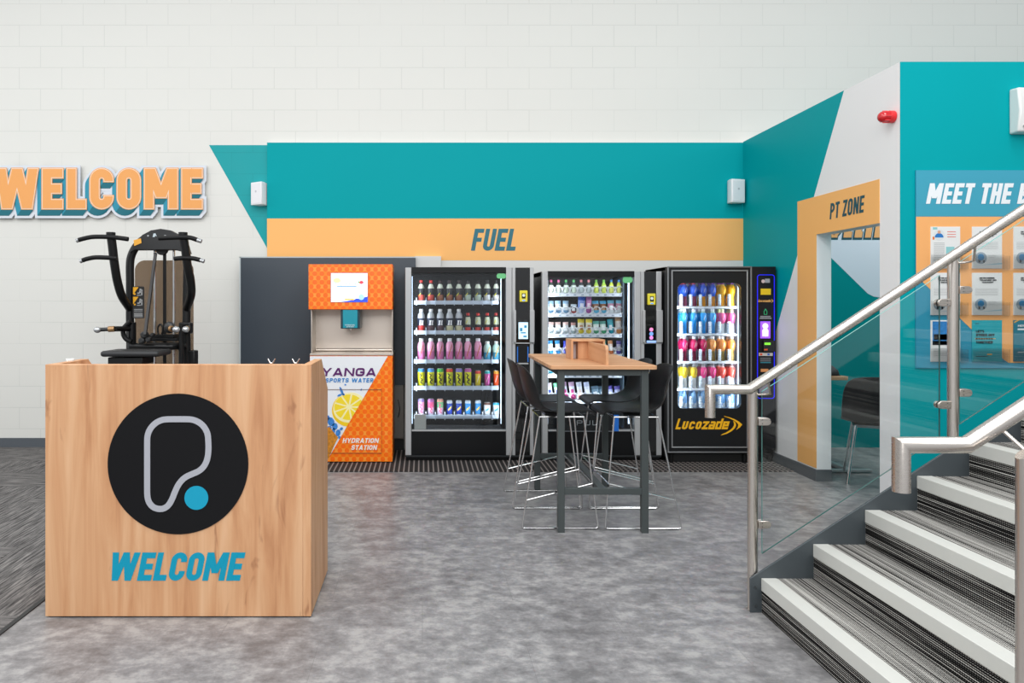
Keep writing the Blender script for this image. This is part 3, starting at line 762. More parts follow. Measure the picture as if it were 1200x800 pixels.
# ================================================================== STAIRCASE
SX, SR, ST, SY0, SY1 = 1.655, .1665, .2535, 2.0, 3.545
NST = 9
stt = thing('staircase', 'carpeted staircase with pale nosings climbing to the right', 'staircase', (SX, 2.8, 0))
NOSE = M('#CFD0CA', .5, var=.02, vscale=20)
for k in range(1, NST + 1):
    xk = SX + ST * (k - 1); zk = SR * k + .003; zp = zk - SR
    xe = xk + ST + .02 if k < NST else xk + 1.2
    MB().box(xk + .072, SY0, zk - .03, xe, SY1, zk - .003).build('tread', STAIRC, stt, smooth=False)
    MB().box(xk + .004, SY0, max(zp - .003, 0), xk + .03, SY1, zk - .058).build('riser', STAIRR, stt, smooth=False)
    n = MB().xz([(xk, zk), (xk + .075, zk), (xk + .075, zk - .02), (xk + .02, zk - .02), (xk + .02, zk - .062), (xk, zk - .062)], SY0, SY1)
    n.build('nosing', NOSE, stt, bevel=.003)
STR = M('#50575B', .42, .3)
def strx(X): return .167 + .648 * (X - 1.603)
def stringer(y0, y1):
    xr = SX + ST * NST + 1
    xk2 = 1.603 + (1.75 - .167) / .648
    pts = [(1.603, 0), (1.70, 0), (xk2 + .3, 1.25), (xr, 1.25), (xr, 1.75), (xk2, 1.75), (1.603, .167)]
    o = MB().xz(pts, y0, y1).build('stringer', STR, stt, bevel=.0015)
    return o
for y0, y1, s in ((SY1, SY1 + .012, -1), (SY0 - .012, SY0, 1)):
    so = stringer(y0, y1)
    for z in (.125, .035):
        yy = y0 if s < 0 else y1
        MB().cyl((1.627, yy, z), (1.627, yy + s * .004, z), .006, 12).build('bolt', M('#6C7275', .3, .8), so)
# solid core that carries the treads, hidden below them
core = [(SX + .03, 0)]
for k in range(1, NST + 1):
    xk = SX + ST * (k - 1); core += [(xk + .03, SR * k - .027)] ; core += [((xk + ST + .03) if k < NST else xk + 1.2, SR * k - .027)]
core += [(SX + ST * (NST - 1) + 1.2, SR * NST - .3), (SX + .5, 0)]
MB().xz(core, SY0 + .002, SY1 - .002).build('understructure', M('#3B3F42', .6), stt, smooth=False)

def balustrade(Yr, Yp, sgn, label, x_end, posts, glass):
    t = thing('handrail', label, 'handrail', (1.63, Yp, 0), 'stainless steel stair handrails')
    xe = 1.375; xk = 1.562
    zr = lambda X: 1.10 + .655 * (X - xk)
    MB().tube([(xe, Yr, .966), (xe, Yr, 1.10), (xk, Yr, 1.10), (x_end, Yr, zr(x_end))], .0237, 28).build('rail', STEEL, t, angle=30)
    for i, X in enumerate(posts):
        zb = 0.0 if i == 0 else min(strx(X), 1.75) - .12
        ztop = zr(X) - .055
        p = MB().tube([(X, Yp, zb), (X, Yp, ztop)], .024, 24)
        for j in range(24, 48): p.v[j].z += .655 * (p.v[j].x - X)
        po = p.build('post', STEEL_V, t)
        # rail bracket
        ra = Vector((X + .02, Yr, zr(X + .02) - .022))
        MB().tube([(X + .012, Yp - sgn * .0, ztop - .03), (X + .055, (Yr + Yp) / 2 + (Yp - Yr) * .2, ztop - .025), (X + .06, (Yr + Yp) / 2, ztop - .02), ra], .0055, 10).build('rail_bracket', STEEL, t)
        if i == 0: MB().cyl((X, Yp, 0), (X, Yp, .006), .03, 24).build('foot_plate', STEEL, t)
    for (X0, z0a, X1, ps) in glass:
        zg = lambda X, z0a=z0a, X0=X0: z0a + .655 * (X - X0)
        h = .80
        pts = [(X0, zg(X0)), (X1, zg(X1)), (X1, zg(X1) + h), (X0, zg(X0) + h)]
        g = MB().xz(pts, Yp - .005, Yp + .005)
        # polished edges carry the green of the glass
        g.m = [0, 0, 1, 1, 1, 1]
        g.build('glass_panel', [GLASS, GLASS_EDGE], t, smooth=False)
    def clamp(X, z, d):
        m = MB(); L = .062; r = .0185
        pr = [(X, z - r), (X + d * (L - r), z - r)] + [(X + d * (L - r) + d * r * math.cos(R(a)), z + r * math.sin(R(a))) for a in range(-75, 76, 15)] + [(X + d * (L - r), z + r), (X, z + r)]
        m.xz(pr, Yp - .018, Yp - .0055); m.xz(pr, Yp + .0055, Yp + .018)
        c = m.build('glass_clamp', STEEL, t, bevel=.002)
        s = MB()
        for zz in (z - .009, z + .009): s.cyl((X + d * .018, Yp - .0195, zz), (X + d * .018, Yp - .018, zz), .003, 10)
        s.build('screw', M('#8A8682', .3, 1), c)
    for i, X in enumerate(posts):
        o = .655 * (X - posts[0])
        if glass:
            clamp(X + .022, .929 + o, 1) ; clamp(X + .022, .422 + o, 1)
            if i > 0: clamp(X - .022, .929 + o - .063, -1); clamp(X - .022, .422 + o - .06, -1)
balustrade(3.467, 3.585, 1, 'far stainless steel stair handrail with posts and clear glass panels', 4.1, [1.632, 2.622, 3.612],
           [(1.678, .276, 2.555, 0), (2.652, .276 + .655 * .974, 3.56, 0)])
balustrade(2.083, 1.975, -1, 'near stainless steel stair handrail in front of the steps, cut by the right edge', 4.1, [1.644, 2.644, 3.644], [])
# ================================================================== PRODUCTS
ORD = ['first', 'second', 'third', 'fourth', 'fifth', 'sixth', 'seventh', 'eighth', 'ninth', 'tenth']
def bottle(name, prof, bands, mats, cap=None, text=None, tmat=None, tz=.06, th=.03, tw=.04, tr=None, marks=None):
    """prof: (r,z) list; bands: material index of each segment; cap: (z0,z1,r,mat)"""
    b = MB().lathe(prof, (0, 0, 0), 14, bands)
    if text:
        b.cm = len(mats); put_text(b, text, (0, 0, tz), (1, 0, 0), (0, 0, 1), (0, -1, 0), th, tw, t=.26, gap=.1, shear=.15, wrap=tr)
        # centre wrapped text on the front
    if marks:
        for (a0, z0, a1, z1, r, wd, mi) in marks:
            b.cm = mi; n = 4; pts = []
            for i in range(n + 1):
                a = R(a0 + (a1 - a0) * i / n); z = z0 + (z1 - z0) * i / n; pts.append((a, z))
            for i in range(n):
                (a, z), (c, y) = pts[i], pts[i + 1]
                b.add([(r * math.sin(q), -r * math.cos(q), w) for q, w in ((a, z - wd), (c, y - wd), (c, y + wd), (a, z + wd))], [(0, 1, 2, 3)])
    o = b.build(name, list(mats) + ([tmat] if tmat else []), angle=50)
    if cap:
        z0, z1, r, m = cap
        MB().lathe([(r, z0), (r, z1 - .003), (r * .85, z1)], (0, 0, 0), 12).build('cap', m, o)
    KIDS[o.name] = list(o.children)
    return o
def place(proto, loc, label, cat, group, used, rz=0):
    o = proto if not used else proto.copy()
    if used:
        COL.objects.link(o)
        for ch in KIDS.get(proto.name, []):
            c = ch.copy(); COL.objects.link(c); c.parent = o
    o.location = loc; o.rotation_euler = (0, 0, rz)
    tag(o, label, cat, group)
    return o
G = lambda h, r=.3: M(h, r)
K_, W_ = '#17191C', '#EDEFF2'
def proto_small(lab, low, capc='#C8342F'):
    return bottle('drink_bottle', [(.026, 0), (.030, .006), (.030, .06), (.030, .075), (.0295, .12), (.021, .145), (.016, .16), (.014, .172)],
                  [0, 2, 1, 1, 3, 3, 0], [G(K_), G(lab), G(low), G('#D5DCCB')], cap=(.172, .196, .0165, G(capc)), marks=[(-45, .05, -5, .075, .031, .006, 4)], tmat=G('#D9D62A'))
def proto_xl(low):
    return bottle('drink_bottle', [(.031, 0), (.034, .008), (.034, .04), (.034, .05), (.034, .105), (.034, .12), (.028, .155), (.017, .175), (.016, .182)],
                  [1, 1, 1, 0, 0, 2, 2, 2], [G('#1B2740'), G(low), G('#B9BEC4')], cap=(.182, .205, .0175, G('#E8E9EA')), text='XL', tmat=G('#F4F5F6'), tz=.055, th=.045, tw=.046, tr=.0348)
def proto_dark():
    return bottle('drink_bottle', [(.023, 0), (.025, .006), (.025, .035), (.025, .06), (.025, .1), (.02, .13), (.014, .145)],
                  [0, 1, 0, 2, 2, 0], [G('#1B1D20'), G('#D2443C'), G('#C9D3B6')], cap=(.145, .168, .0155, G('#C7332E')), marks=[(-50, .07, -10, .1, .026, .006, 3)], tmat=G('#D9D62A'))
def proto_pink(c1='#E27BB4', c2='#F2A9CC', capc='#EEF1F2', mk='#C06A2A', h=1.0):
    return bottle('drink_bottle', [(.030, 0), (.033, .008 * h), (.033, .05 * h), (.031, .08 * h), (.033, .12 * h), (.029, .15 * h), (.019, .168 * h), (.018, .172 * h)],
                  [0, 0, 0, 1, 1, 1, 1], [G(c1), G(c2)], cap=(.172 * h, .2 * h, .0195, G(capc)), marks=[(-22, .03, 32, .14 * h, .0345, .012, 2)], tmat=G(mk))
def can(h, r, body, top, marks=None, mk='#111111', silver='#C9CDD0', mid=None):
    pr = [(r * .82, 0), (r, .008), (r, h * .45), (r, h * .8), (r, h - .014), (r * .84, h - .002), (r * .8, h)]
    return bottle('drink_can', pr, [2, 0, 3, 1, 1, 2], [G(body, .25), G(top, .25), G(silver, .25), G(mid or body, .25)], marks=marks, tmat=G(mk))
def zig(h, r):
    return [(-35, h * .72, 10, h * .62, r, .006, 4), (10, h * .62, -25, h * .5, r, .007, 4), (-25, h * .5, 20, h * .38, r, .007, 4), (20, h * .38, -20, h * .25, r, .007, 4), (-20, h * .25, 25, h * .15, r, .006, 4), (25, h * .7, 40, h * .5, r, .006, 4), (35, h * .45, 15, h * .25, r, .006, 4)]

# ================================================================== VENDING MACHINES
def led(loc, size, power, rot, col=(.86, .93, 1)):
    l = bpy.data.lights.new('cabinet_light', 'AREA'); l.shape = 'RECTANGLE'; l.size, l.size_y = size; l.energy = power; l.color = col
    o = bpy.data.objects.new('cabinet_light', l); COL.objects.link(o); o.location = loc; o.rotation_euler = rot
    return o
LEDM = M('#CFE6FF', .4, ems=1.6)
def machine(Yf, xs, yt, ybt, name_label, depth, trays, tray_off):
    """xs: px of (left, glass0, glass1, col1, black1, right)"""
    xl, g0, g1, c1, b1, xr = [WX(p, Yf) for p in xs]; zt = WZ(yt, Yf); zb = WZ(533.3, Yf)
    zg0, zg1 = WZ(503.5, Yf), zt - .055
    t = thing('vending_machine', name_label, 'vending machine', ((xl + xr) / 2, Yf, 0), 'glass fronted vending machines')
    sh = MB()
    sh.box(xl, Yf + .07, .04, xl + .03, Yf + depth, zt - .002).box(g1, Yf + .07, .04, xr, Yf + depth, zt - .002)
    sh.box(xl, Yf + .07, zt - .05, xr, Yf + depth, zt - .002).box(xl + .03, Yf + depth - .03, .04, g1, Yf + depth, zt - .05).box(xl + .03, Yf + .07, .04, g1, Yf + depth, zg0 - .03)
    sh.build('cabinet_body', M('#2A2C2E', .4), t, bevel=.004)
    ln = MB(); iy = Yf + depth - .05
    ln.box(xl + .03, iy, zg0 - .03, g1 - .03, iy + .01, zt - .05).box(xl + .03, Yf + .08, zg0 - .03, xl + .036, iy, zt - .05).box(g1 - .036, Yf + .08, zg0 - .03, g1 - .03, iy, zt - .05)
    ln.build('interior_lining', M('#20272D', .45), t)
    # door frame around the glass
    MB().box(g0 - .003, Yf, zg1, g1, Yf + .06, zt).build('door_header', M('#0F1012', .35, spec=.25), t, bevel=.003)
    MB().box(g0 - .003, Yf + .002, zb, g1, Yf + .06, zg0 - .012).build('kick_panel', M('#0F1012', .35, spec=.25), t, bevel=.003)
    # fine perforations on the kick panel are left to its surface
    MB().box(g0, Yf - .002, zg0 - .014, g1, Yf + .05, zg0).build('door_trim', ALU, t, bevel=.001)
    MB().box(xl, Yf - .006, zb, g0 - .003, Yf + .07, zt - .004).build('side_strip', ALU, t, bevel=.006)
    MB().box(g1, Yf - .006, zb, g1 + (c1 - g1) * .62, Yf + .07, zt - .004).box(g1 + (c1 - g1) * .66, Yf - .004, zb, c1, Yf + .07, zt - .004).build('column_strip', ALU, t, bevel=.004)
    MB().box(b1, Yf - .006, zb, xr, Yf + .07, zt - .004).build('side_strip', ALU, t, bevel=.005)
    zh = WZ(401, Yf)
    MB().box(c1 - .02, Yf - .03, zh, c1 + .004, Yf - .006, zh + .31).box(b1 - .004, Yf - .03, zh, xr + .004, Yf - .006, zh + .31).box(c1 - .03, Yf - .012, zh - .014, xr + .006, Yf - .004, zh - .002).build('grip', ALU, t, bevel=.004)
    MB().box(c1, Yf, zb, b1, Yf + .07, zt - .004).build('control_panel', BLACKG, t, bevel=.002)
    MB().box(xl + .01, Yf + .03, 0.012, xr - .01, Yf + depth - .02, zb - .004).build('plinth', BLACK, t)
    MB().box(xl, Yf - .002, zb - .016, xr, Yf + .07, zb).build('bottom_rail', M('#2C2F31', .3), t)
    MB().xz([(g0, zg0), (g1, zg0), (g1, zg1), (g0, zg1)], Yf + .012, Yf + .016).build('glass_pane', PANE, t, smooth=False)
    # lights
    MB().box(g0 + .001, Yf + .05, zg0 + .05, g0 + .007, Yf + .062, zg1 - .03).build('light_strip', LEDM, t)
    ww_ = .006 if Yf == 6.967 else .012
    MB().box(g1 - .045, Yf + .05, zg0 + .05, g1 - .045 + ww_, Yf + .062, zg1 - .03).build('light_strip', LEDM, t)
    return t, (xl, g0, g1, c1, b1, xr, zt, zb, zg0, zg1)
def reader(t, px, py, Yf):
    x, z = WX(px, Yf), WZ(py, Yf)
    r = MB().box(x - .038, Yf - .03, z - .055, x + .038, Yf, z + .055).build('card_reader', M('#EBDD3A', .35), t, bevel=.006)
    MB().box(x - .018, Yf - .0315, z - .022, x + .018, Yf - .03, z + .028).build('reader_face', BLACKG, r)
    MB().xz(arc(x, z + .008, .014, 0, 340, 18), Yf - .0325, Yf - .0315).build('reader_symbol', M('#E8F2E8', .4), r)
    MB().box(x - .012, Yf - .0325, z - .045, x + .012, Yf - .0305, z - .036).build('reader_light', M('#3A74F0', .4, ems=1.5), r)

def tray(t, Yf, x0, x1, z, n, xsb, kind):
    """shelf with its front lip"""
    y0 = Yf + .095
    if kind == 'clear':
        s = MB().box(x0, y0 + .004, z - .012, x1, Yf + .46, z - .004).build('shelf', M('#8E979D', .4, .3), t)
        MB().box(x0, y0, z - .034, x1, y0 + .004, z + .004).build('shelf_lip', M('#C4D3E2', .25), s)
        d = MB(); pitch = (xsb[-1] - xsb[0]) / (n - 1)
        for i in range(n + 1):
            xx = xsb[0] - pitch / 2 + pitch * i
            d.yz([(y0 - .004, z - .03), (Yf + .3, z), (Yf + .3, z + .1), (y0 + .05, z + .1), (y0 - .004, z + .045)], xx - .0015, xx + .0015)
            d.mat(1).box(xx - .0035, y0 - .01, z - .045, xx + .0035, y0, z + .032).mat(0)
        d.build('divider', [thin_glass_m, M('#C3D2E0', .25)], s, smooth=False)
    else:
        s = MB().box(x0, y0 + .004, z - .012, x1, Yf + .46, z - .004).build('shelf', M('#9AA3A9', .4, .3), t)
        MB().box(x0, y0 - .004, z - .03, x1, y0 + .006, z + .002).build('price_rail', M('#DDE6EE', .3), s)
        d = MB()
        for i in range(n): d.box(xsb[i] - .012, y0 - .0055, z - .022, xsb[i] + .012, y0 - .004, z - .008)
        d.build('price_label', M('#9FB0C0', .4), s)
    return s
thin_glass_m = thin_glass('clear_divider', (.80, .86, .92, 1), 1)

def short(lab, pos):
    lab = lab.replace(' with a ', ' with ').replace(' drink bottle', ' bottle')
    s = lab + ', ' + pos
    if len(s.split()) > 16: print('LONG', s)
    return s
# ---- machine 1: drinks ---------------------------------------------------
Y1 = 6.967
t1, (xl, g0, g1, c1, b1, xr, zt, zb, zg0, zg1) = machine(Y1, (474.9, 482.5, 593, 604, 621, 625.4), 312.9, 541, 'left vending machine filled with rows of drink bottles and cans, beside the orange water station', .52, 5, 0)
YPD = Y1 + .14
bx = [493.6, 505, 515.9, 526.9, 537.8, 548.4, 560.2, 571.1, 581.6]
bxx = [WX(p, YPD) for p in bx]
tz = [WZ(p, YPD) for p in (352.5, 387.3, 421, 452, 485.5)]
for z in tz: tray(t1, Y1, g0 + .02, g1 - .06, z, 9, bxx, 'clear')
MB().box(WX(485.5, Y1 + .03), Y1 + .03, WZ(503, Y1 + .03), WX(499.3, Y1 + .03), Y1 + .055, WZ(485.5, Y1 + .03)).build('lock_plate', M('#C9CEC9', .4), t1, bevel=.003)
MB().box(g0 + .14, Y1 + .06, zg0 - .01, g1 - .04, Y1 + .08, zg0 + .035).build('delivery_tray', M('#3C4146', .35), t1, bevel=.003)
rb = MB().xz(rrect(g1 - .09, zg1 - .055, g1 + .002, zg1 - .005, .024), Y1 + .008, Y1 + .0115); rb.build('green_sticker', M('#6CC583', .4), t1)
reader(t1, 613.2, 347, Y1)
MB().box(WX(606.5, Y1), Y1 - .012, WZ(399, Y1), WX(619.2, Y1), Y1, WZ(375, Y1)).build('screen_housing', BLACKG, t1, bevel=.003)
MB().box(WX(607.5, Y1), Y1 - .0135, WZ(397, Y1), WX(618.5, Y1), Y1 - .012, WZ(377.5, Y1)).build('screen', M('#BFE0F2', .3, ems=.75), t1)
sc = MB(); 
for (a, b_, w_, h_) in ((609, 384, 3, 4), (610, 389, 6, 1.5), (613, 393, 4, 2), (614, 381, 3, 3)): sc.box(WX(a, Y1), Y1 - .0145, WZ(b_ + h_, Y1), WX(a + w_, Y1), Y1 - .0135, WZ(b_, Y1))
sc.build('screen_picture', M('#3E8FB8', .3, ems=.2), t1)
MB().box(WX(606, Y1), Y1 - .006, WZ(425, Y1), WX(619, Y1), Y1, WZ(404, Y1)).build('cup_slot', M('#08090A', .3), t1)
MB().box(WX(606, Y1), Y1 - .008, WZ(424, Y1), WX(606.9, Y1), Y1 - .006, WZ(406, Y1)).box(WX(618.1, Y1), Y1 - .008, WZ(424, Y1), WX(619, Y1), Y1 - .006, WZ(406, Y1)).build('slot_light', M('#1C5FB0', .3, ems=.6), t1)
MB().box(WX(606, Y1), Y1 - .008, WZ(426.5, Y1), WX(619, Y1), Y1 - .002, WZ(425, Y1)).build('slot_sill', ALU, t1)

P_ = {}
def use(key, make):
    if key not in P_: P_[key] = make(); return P_[key], False
    return P_[key], True
shelf_word = ['top', 'second', 'middle', 'fourth', 'bottom']
rowspec = [
    [('s1', lambda: proto_small('#23272C', '#D8574C'), 'dark drink bottle with a red patch')] * 2 + [('s2', lambda: proto_small('#23272C', '#A36A50', '#3A2A2C'), 'dark drink bottle with a brown patch')] * 3 +
    [('s3', lambda: proto_small('#2A3A33', '#BFD0C0', '#1E2022'), 'dark drink bottle with a pale green patch')] * 2 + [('s4', lambda: proto_small('#26303A', '#E8EAE8', '#1E2022'), 'dark drink bottle with a white patch')] * 2,
    [('x1', lambda: proto_xl('#C9302E'), 'grey topped XL bottle with a red base')] + [('x2', lambda: proto_xl('#5A3F45'), 'grey topped XL bottle with a brown base')] * 2 + [('x3', lambda: proto_xl('#D3CFA8'), 'grey topped XL bottle with a cream base')] * 2 +
    [('d', proto_dark, 'small dark bottle with a red cap')] * 4,
    [('p', proto_pink, 'pink drink bottle with a white cap')] * 7 + [('q', lambda: proto_pink('#4DA8CF', '#BFE3D9', '#DDE6E0', '#E0B03A', .86), 'light blue drink bottle with a white cap')] * 2,
    [('c' + c, (lambda c=c: can(.166, .030, '#E6E822', c, zig(.166, .0306))), 'tall yellow can with a %s top' % n) for c, n in (('#3C8ED8', 'blue'), ('#3C8ED8', 'blue'), ('#4CC24A', 'green'), ('#E4492F', 'red'), ('#8A7FD0', 'violet'), ('#C45FA8', 'purple'))] +
    [('l1', lambda: can(.146, .025, '#E8D23A', '#D8453A', [(-20, .04, 20, .1, .0256, .008, 4)], '#F2EDE4'), 'slim red and yellow can'), ('l2', lambda: can(.146, .025, '#D85FAE', '#2FB3B8', [(-20, .04, 20, .1, .0256, .008, 4)], '#F2EDE4'), 'slim teal and pink can'), ('l3', lambda: can(.146, .025, '#E8572A', '#E8A12F', [(-20, .04, 20, .1, .0256, .008, 4)], '#F2EDE4'), 'slim orange can')],
    [('b' + c, (lambda c=c, d=d: can(.150, .028, '#CDB6CE', c, zig(.15, .0286), '#C8406A', mid=d)), 'patterned %s can' % n) for c, d, n in (('#8D7FC0', '#E89AB8', 'purple and pink'), ('#B86FB4', '#D8608E', 'magenta and pink'), ('#E0A08A', '#5FB07A', 'orange and green'))] +
    [('r1', lambda: can(.135, .0255, '#1E3FA8', '#C9D2DC', [(-35, .045, 35, .075, .0261, .009, 4)], '#E8C23A', mid='#24469F'), 'slim navy can with a yellow flash')] * 2 +
    [('r2', lambda: can(.135, .0255, '#3C8FD0', '#C9D8E4', [(-35, .045, 35, .075, .0261, .009, 4)], '#E8C23A', mid='#3C8FD0'), 'slim light blue can with a yellow flash')] * 2 +
    [('w1', lambda: can(.115, .030, '#DCE2E6', '#7A5A50', [(-30, .04, 20, .06, .0306, .01, 4)], '#3FA0C8'), 'short white can with a brown top'), ('w2', lambda: can(.115, .030, '#DDEBF2', '#3FB0D8', [(-30, .04, 20, .06, .0306, .01, 4)], '#3FA0C8'), 'short white and pale blue can')]]
side_w = lambda i, n: (f'{ORD[i]} from left' if i <= n // 2 else (f'{ORD[n - 1 - i]} from right' if i < n - 1 else 'at right end'))
for ri, row in enumerate(rowspec):
    for i, (key, mk, lab) in enumerate(row):
        pr, u = use(key, mk)
        x = bxx[i]; y = YPD + random.uniform(-.004, .004)
        catg = 'can' if 'can' in lab and 'cap' not in lab else 'bottle'
        place(pr, (x, y + .012, tz[ri] - .003), short(lab, f'{side_w(i, 9)}, {shelf_word[ri]} shelf of left vending machine'), catg, f'drinks on the {shelf_word[ri]} shelf of the left vending machine', u).scale = (1.13, 1.13, 1.05)

# ---- machine 2: snacks ---------------------------------------------------
Y2 = 6.98
t2, (xl, g0, g1, c1, b1, xr, zt, zb, zg0, zg1) = machine(Y2, (635.3, 642.5, 743.5, 755, 769, 775.3), 317.5, 541, 'middle vending machine filled with snack packets on spiral shelves behind the bar table', .54, 6, 0)
YS = Y2 + .13
sx = [WX(646.2 + 8.85 * i, YS) for i in range(10)]
sz = [WZ(p, YS) for p in (343.8, 367.6, 391.5, 415.5, 438.5, 468.5)]
coil0 = None
def coil():
    n = 3; k = 14; pts = []
    for i in range(n * k + 1):
        a = 2 * math.pi * i / k - math.pi / 2
        pts.append((.0345 * math.cos(a), .05 * i / k, .0345 + .0345 * math.sin(a)))
    return MB().tube(pts, .0042, 6)
for ri, z in enumerate(sz):
    s = tray(t2, Y2, g0 + .012, g1 - .095, z, 10, sx, 'rail')
    for i in range(10):
        if coil0 is None:
            coil0 = coil().build('spiral', M('#E6ECF0', .3), s, local=True); coil0.location = (sx[i] - t2.location.x, Y2 + .10 - t2.location.y, z)
        else:
            c = coil0.copy(); COL.objects.link(c); c.parent = s; c.location = (sx[i] - t2.location.x, Y2 + .10 - t2.location.y, z)
MB().box(g1 - .085, Y2 + .08, zg0, g1 - .078, Y2 + .48, zg1).build('shaft_panel', M('#4A5B68', .35), t2)
MB().xz(rrect(WX(730, Y2), WZ(331.5, Y2), WX(741.5, Y2), WZ(324, Y2), .028), Y2 + .008, Y2 + .0115).build('green_sticker', M('#6CC583', .4), t2)
reader(t2, 762.8, 350.5, Y2)
MB().box(WX(756.5, Y2), Y2 - .012, WZ(402.5, Y2), WX(769, Y2), Y2, WZ(380.5, Y2)).build('screen_housing', BLACKG, t2, bevel=.003)
for py, c in ((386, '#E884B8'), (391, '#6E9BE8'), (395.5, '#D884C8')):
    MB().xz(arc(WX(762.8, Y2), WZ(py, Y2), .019, 0, 340, 16), Y2 - .0135, Y2 - .012).build('screen_icon', M(c, .3, ems=.6), t2)
MB().box(WX(757.3, Y2), Y2 - .0135, WZ(401.5, Y2), WX(768.3, Y2), Y2 - .012, WZ(398.8, Y2)).build('screen_button', M('#8FB0E8', .3, ems=.6), t2)
pf = MB().box(WX(652, Y2), Y2 - .008, WZ(505, Y2), WX(719, Y2), Y2, WZ(484, Y2)).build('delivery_flap', M('#17191B', .25), t2, bevel=.004)
MB().box(WX(652, Y2), Y2 - .011, WZ(505.5, Y2), WX(719, Y2), Y2 - .008, WZ(504.5, Y2)).build('flap_edge', M('#7A8086', .3, .6), pf)
pl = MB(); put_text(pl, 'PULL', W(676, 498, Y2 - .009), (1, 0, 0), (0, 0, 1), (0, -1, 0), .045, .26, t=.12, gap=.5); pl.build('flap_lettering', M('#8C9296', .4), pf, smooth=False)
MB().box(WX(717.8, Y2), Y2 - .004, WZ(505, Y2), WX(725, Y2), Y2 + .001, WZ(486, Y2)).build('blue_sticker', M('#1E6FD0', .4), t2)

def pouch(w, h, top, mid, low, blob, d=.03, tilt=0):
    """pillow pack with crimped ends"""
    b = MB()
    def fn(side):
        def f(u, v):
            z = h * u; e = min(u, 1 - u); bulge = d / 2 * min(1, e / .28) ** .6 * (1 - abs(2 * v - 1) ** 2.4) if e > .001 else 0
            ww = w * .9 * (1 - .06 * math.sin(math.pi * u)); x = (v - .5) * ww
            wr = .0018 * math.sin(17 * u + 9 * v) * (1 if e > .06 else 0)
            return (x, side * (bulge + wr + .0006), z)
        return f
    for sd in (-1, 1):
        o = len(b.f); b.grid(fn(sd), 12, 8)
        for k in range(o, len(b.f)):
            i, j = divmod(k - o, 8)
            b.m[k] = 0 if i >= 9 else (2 if i < 3 else 1)
            if sd < 0 and 3 <= i <= 6 and 2 <= j <= 5: b.m[k] = 3
            if i in (0, 11): b.m[k] = 0 if i == 11 else 2
    # side seams
    o = b.build('snack_packet', [G(top, .25), G(mid, .25), G(low, .25), G(blob, .3)], angle=60)
    return o
def smallb(capc, body, lab, h=.1):
    return bottle('drink_bottle', [(.020, 0), (.022, .004), (.022, h * .3), (.022, h * .62), (.012, h * .82), (.010, h * .86)], [0, 1, 1, 0, 0], [G(body), G(lab)], cap=(h * .86, h * 1.05, .0125, G(capc)))
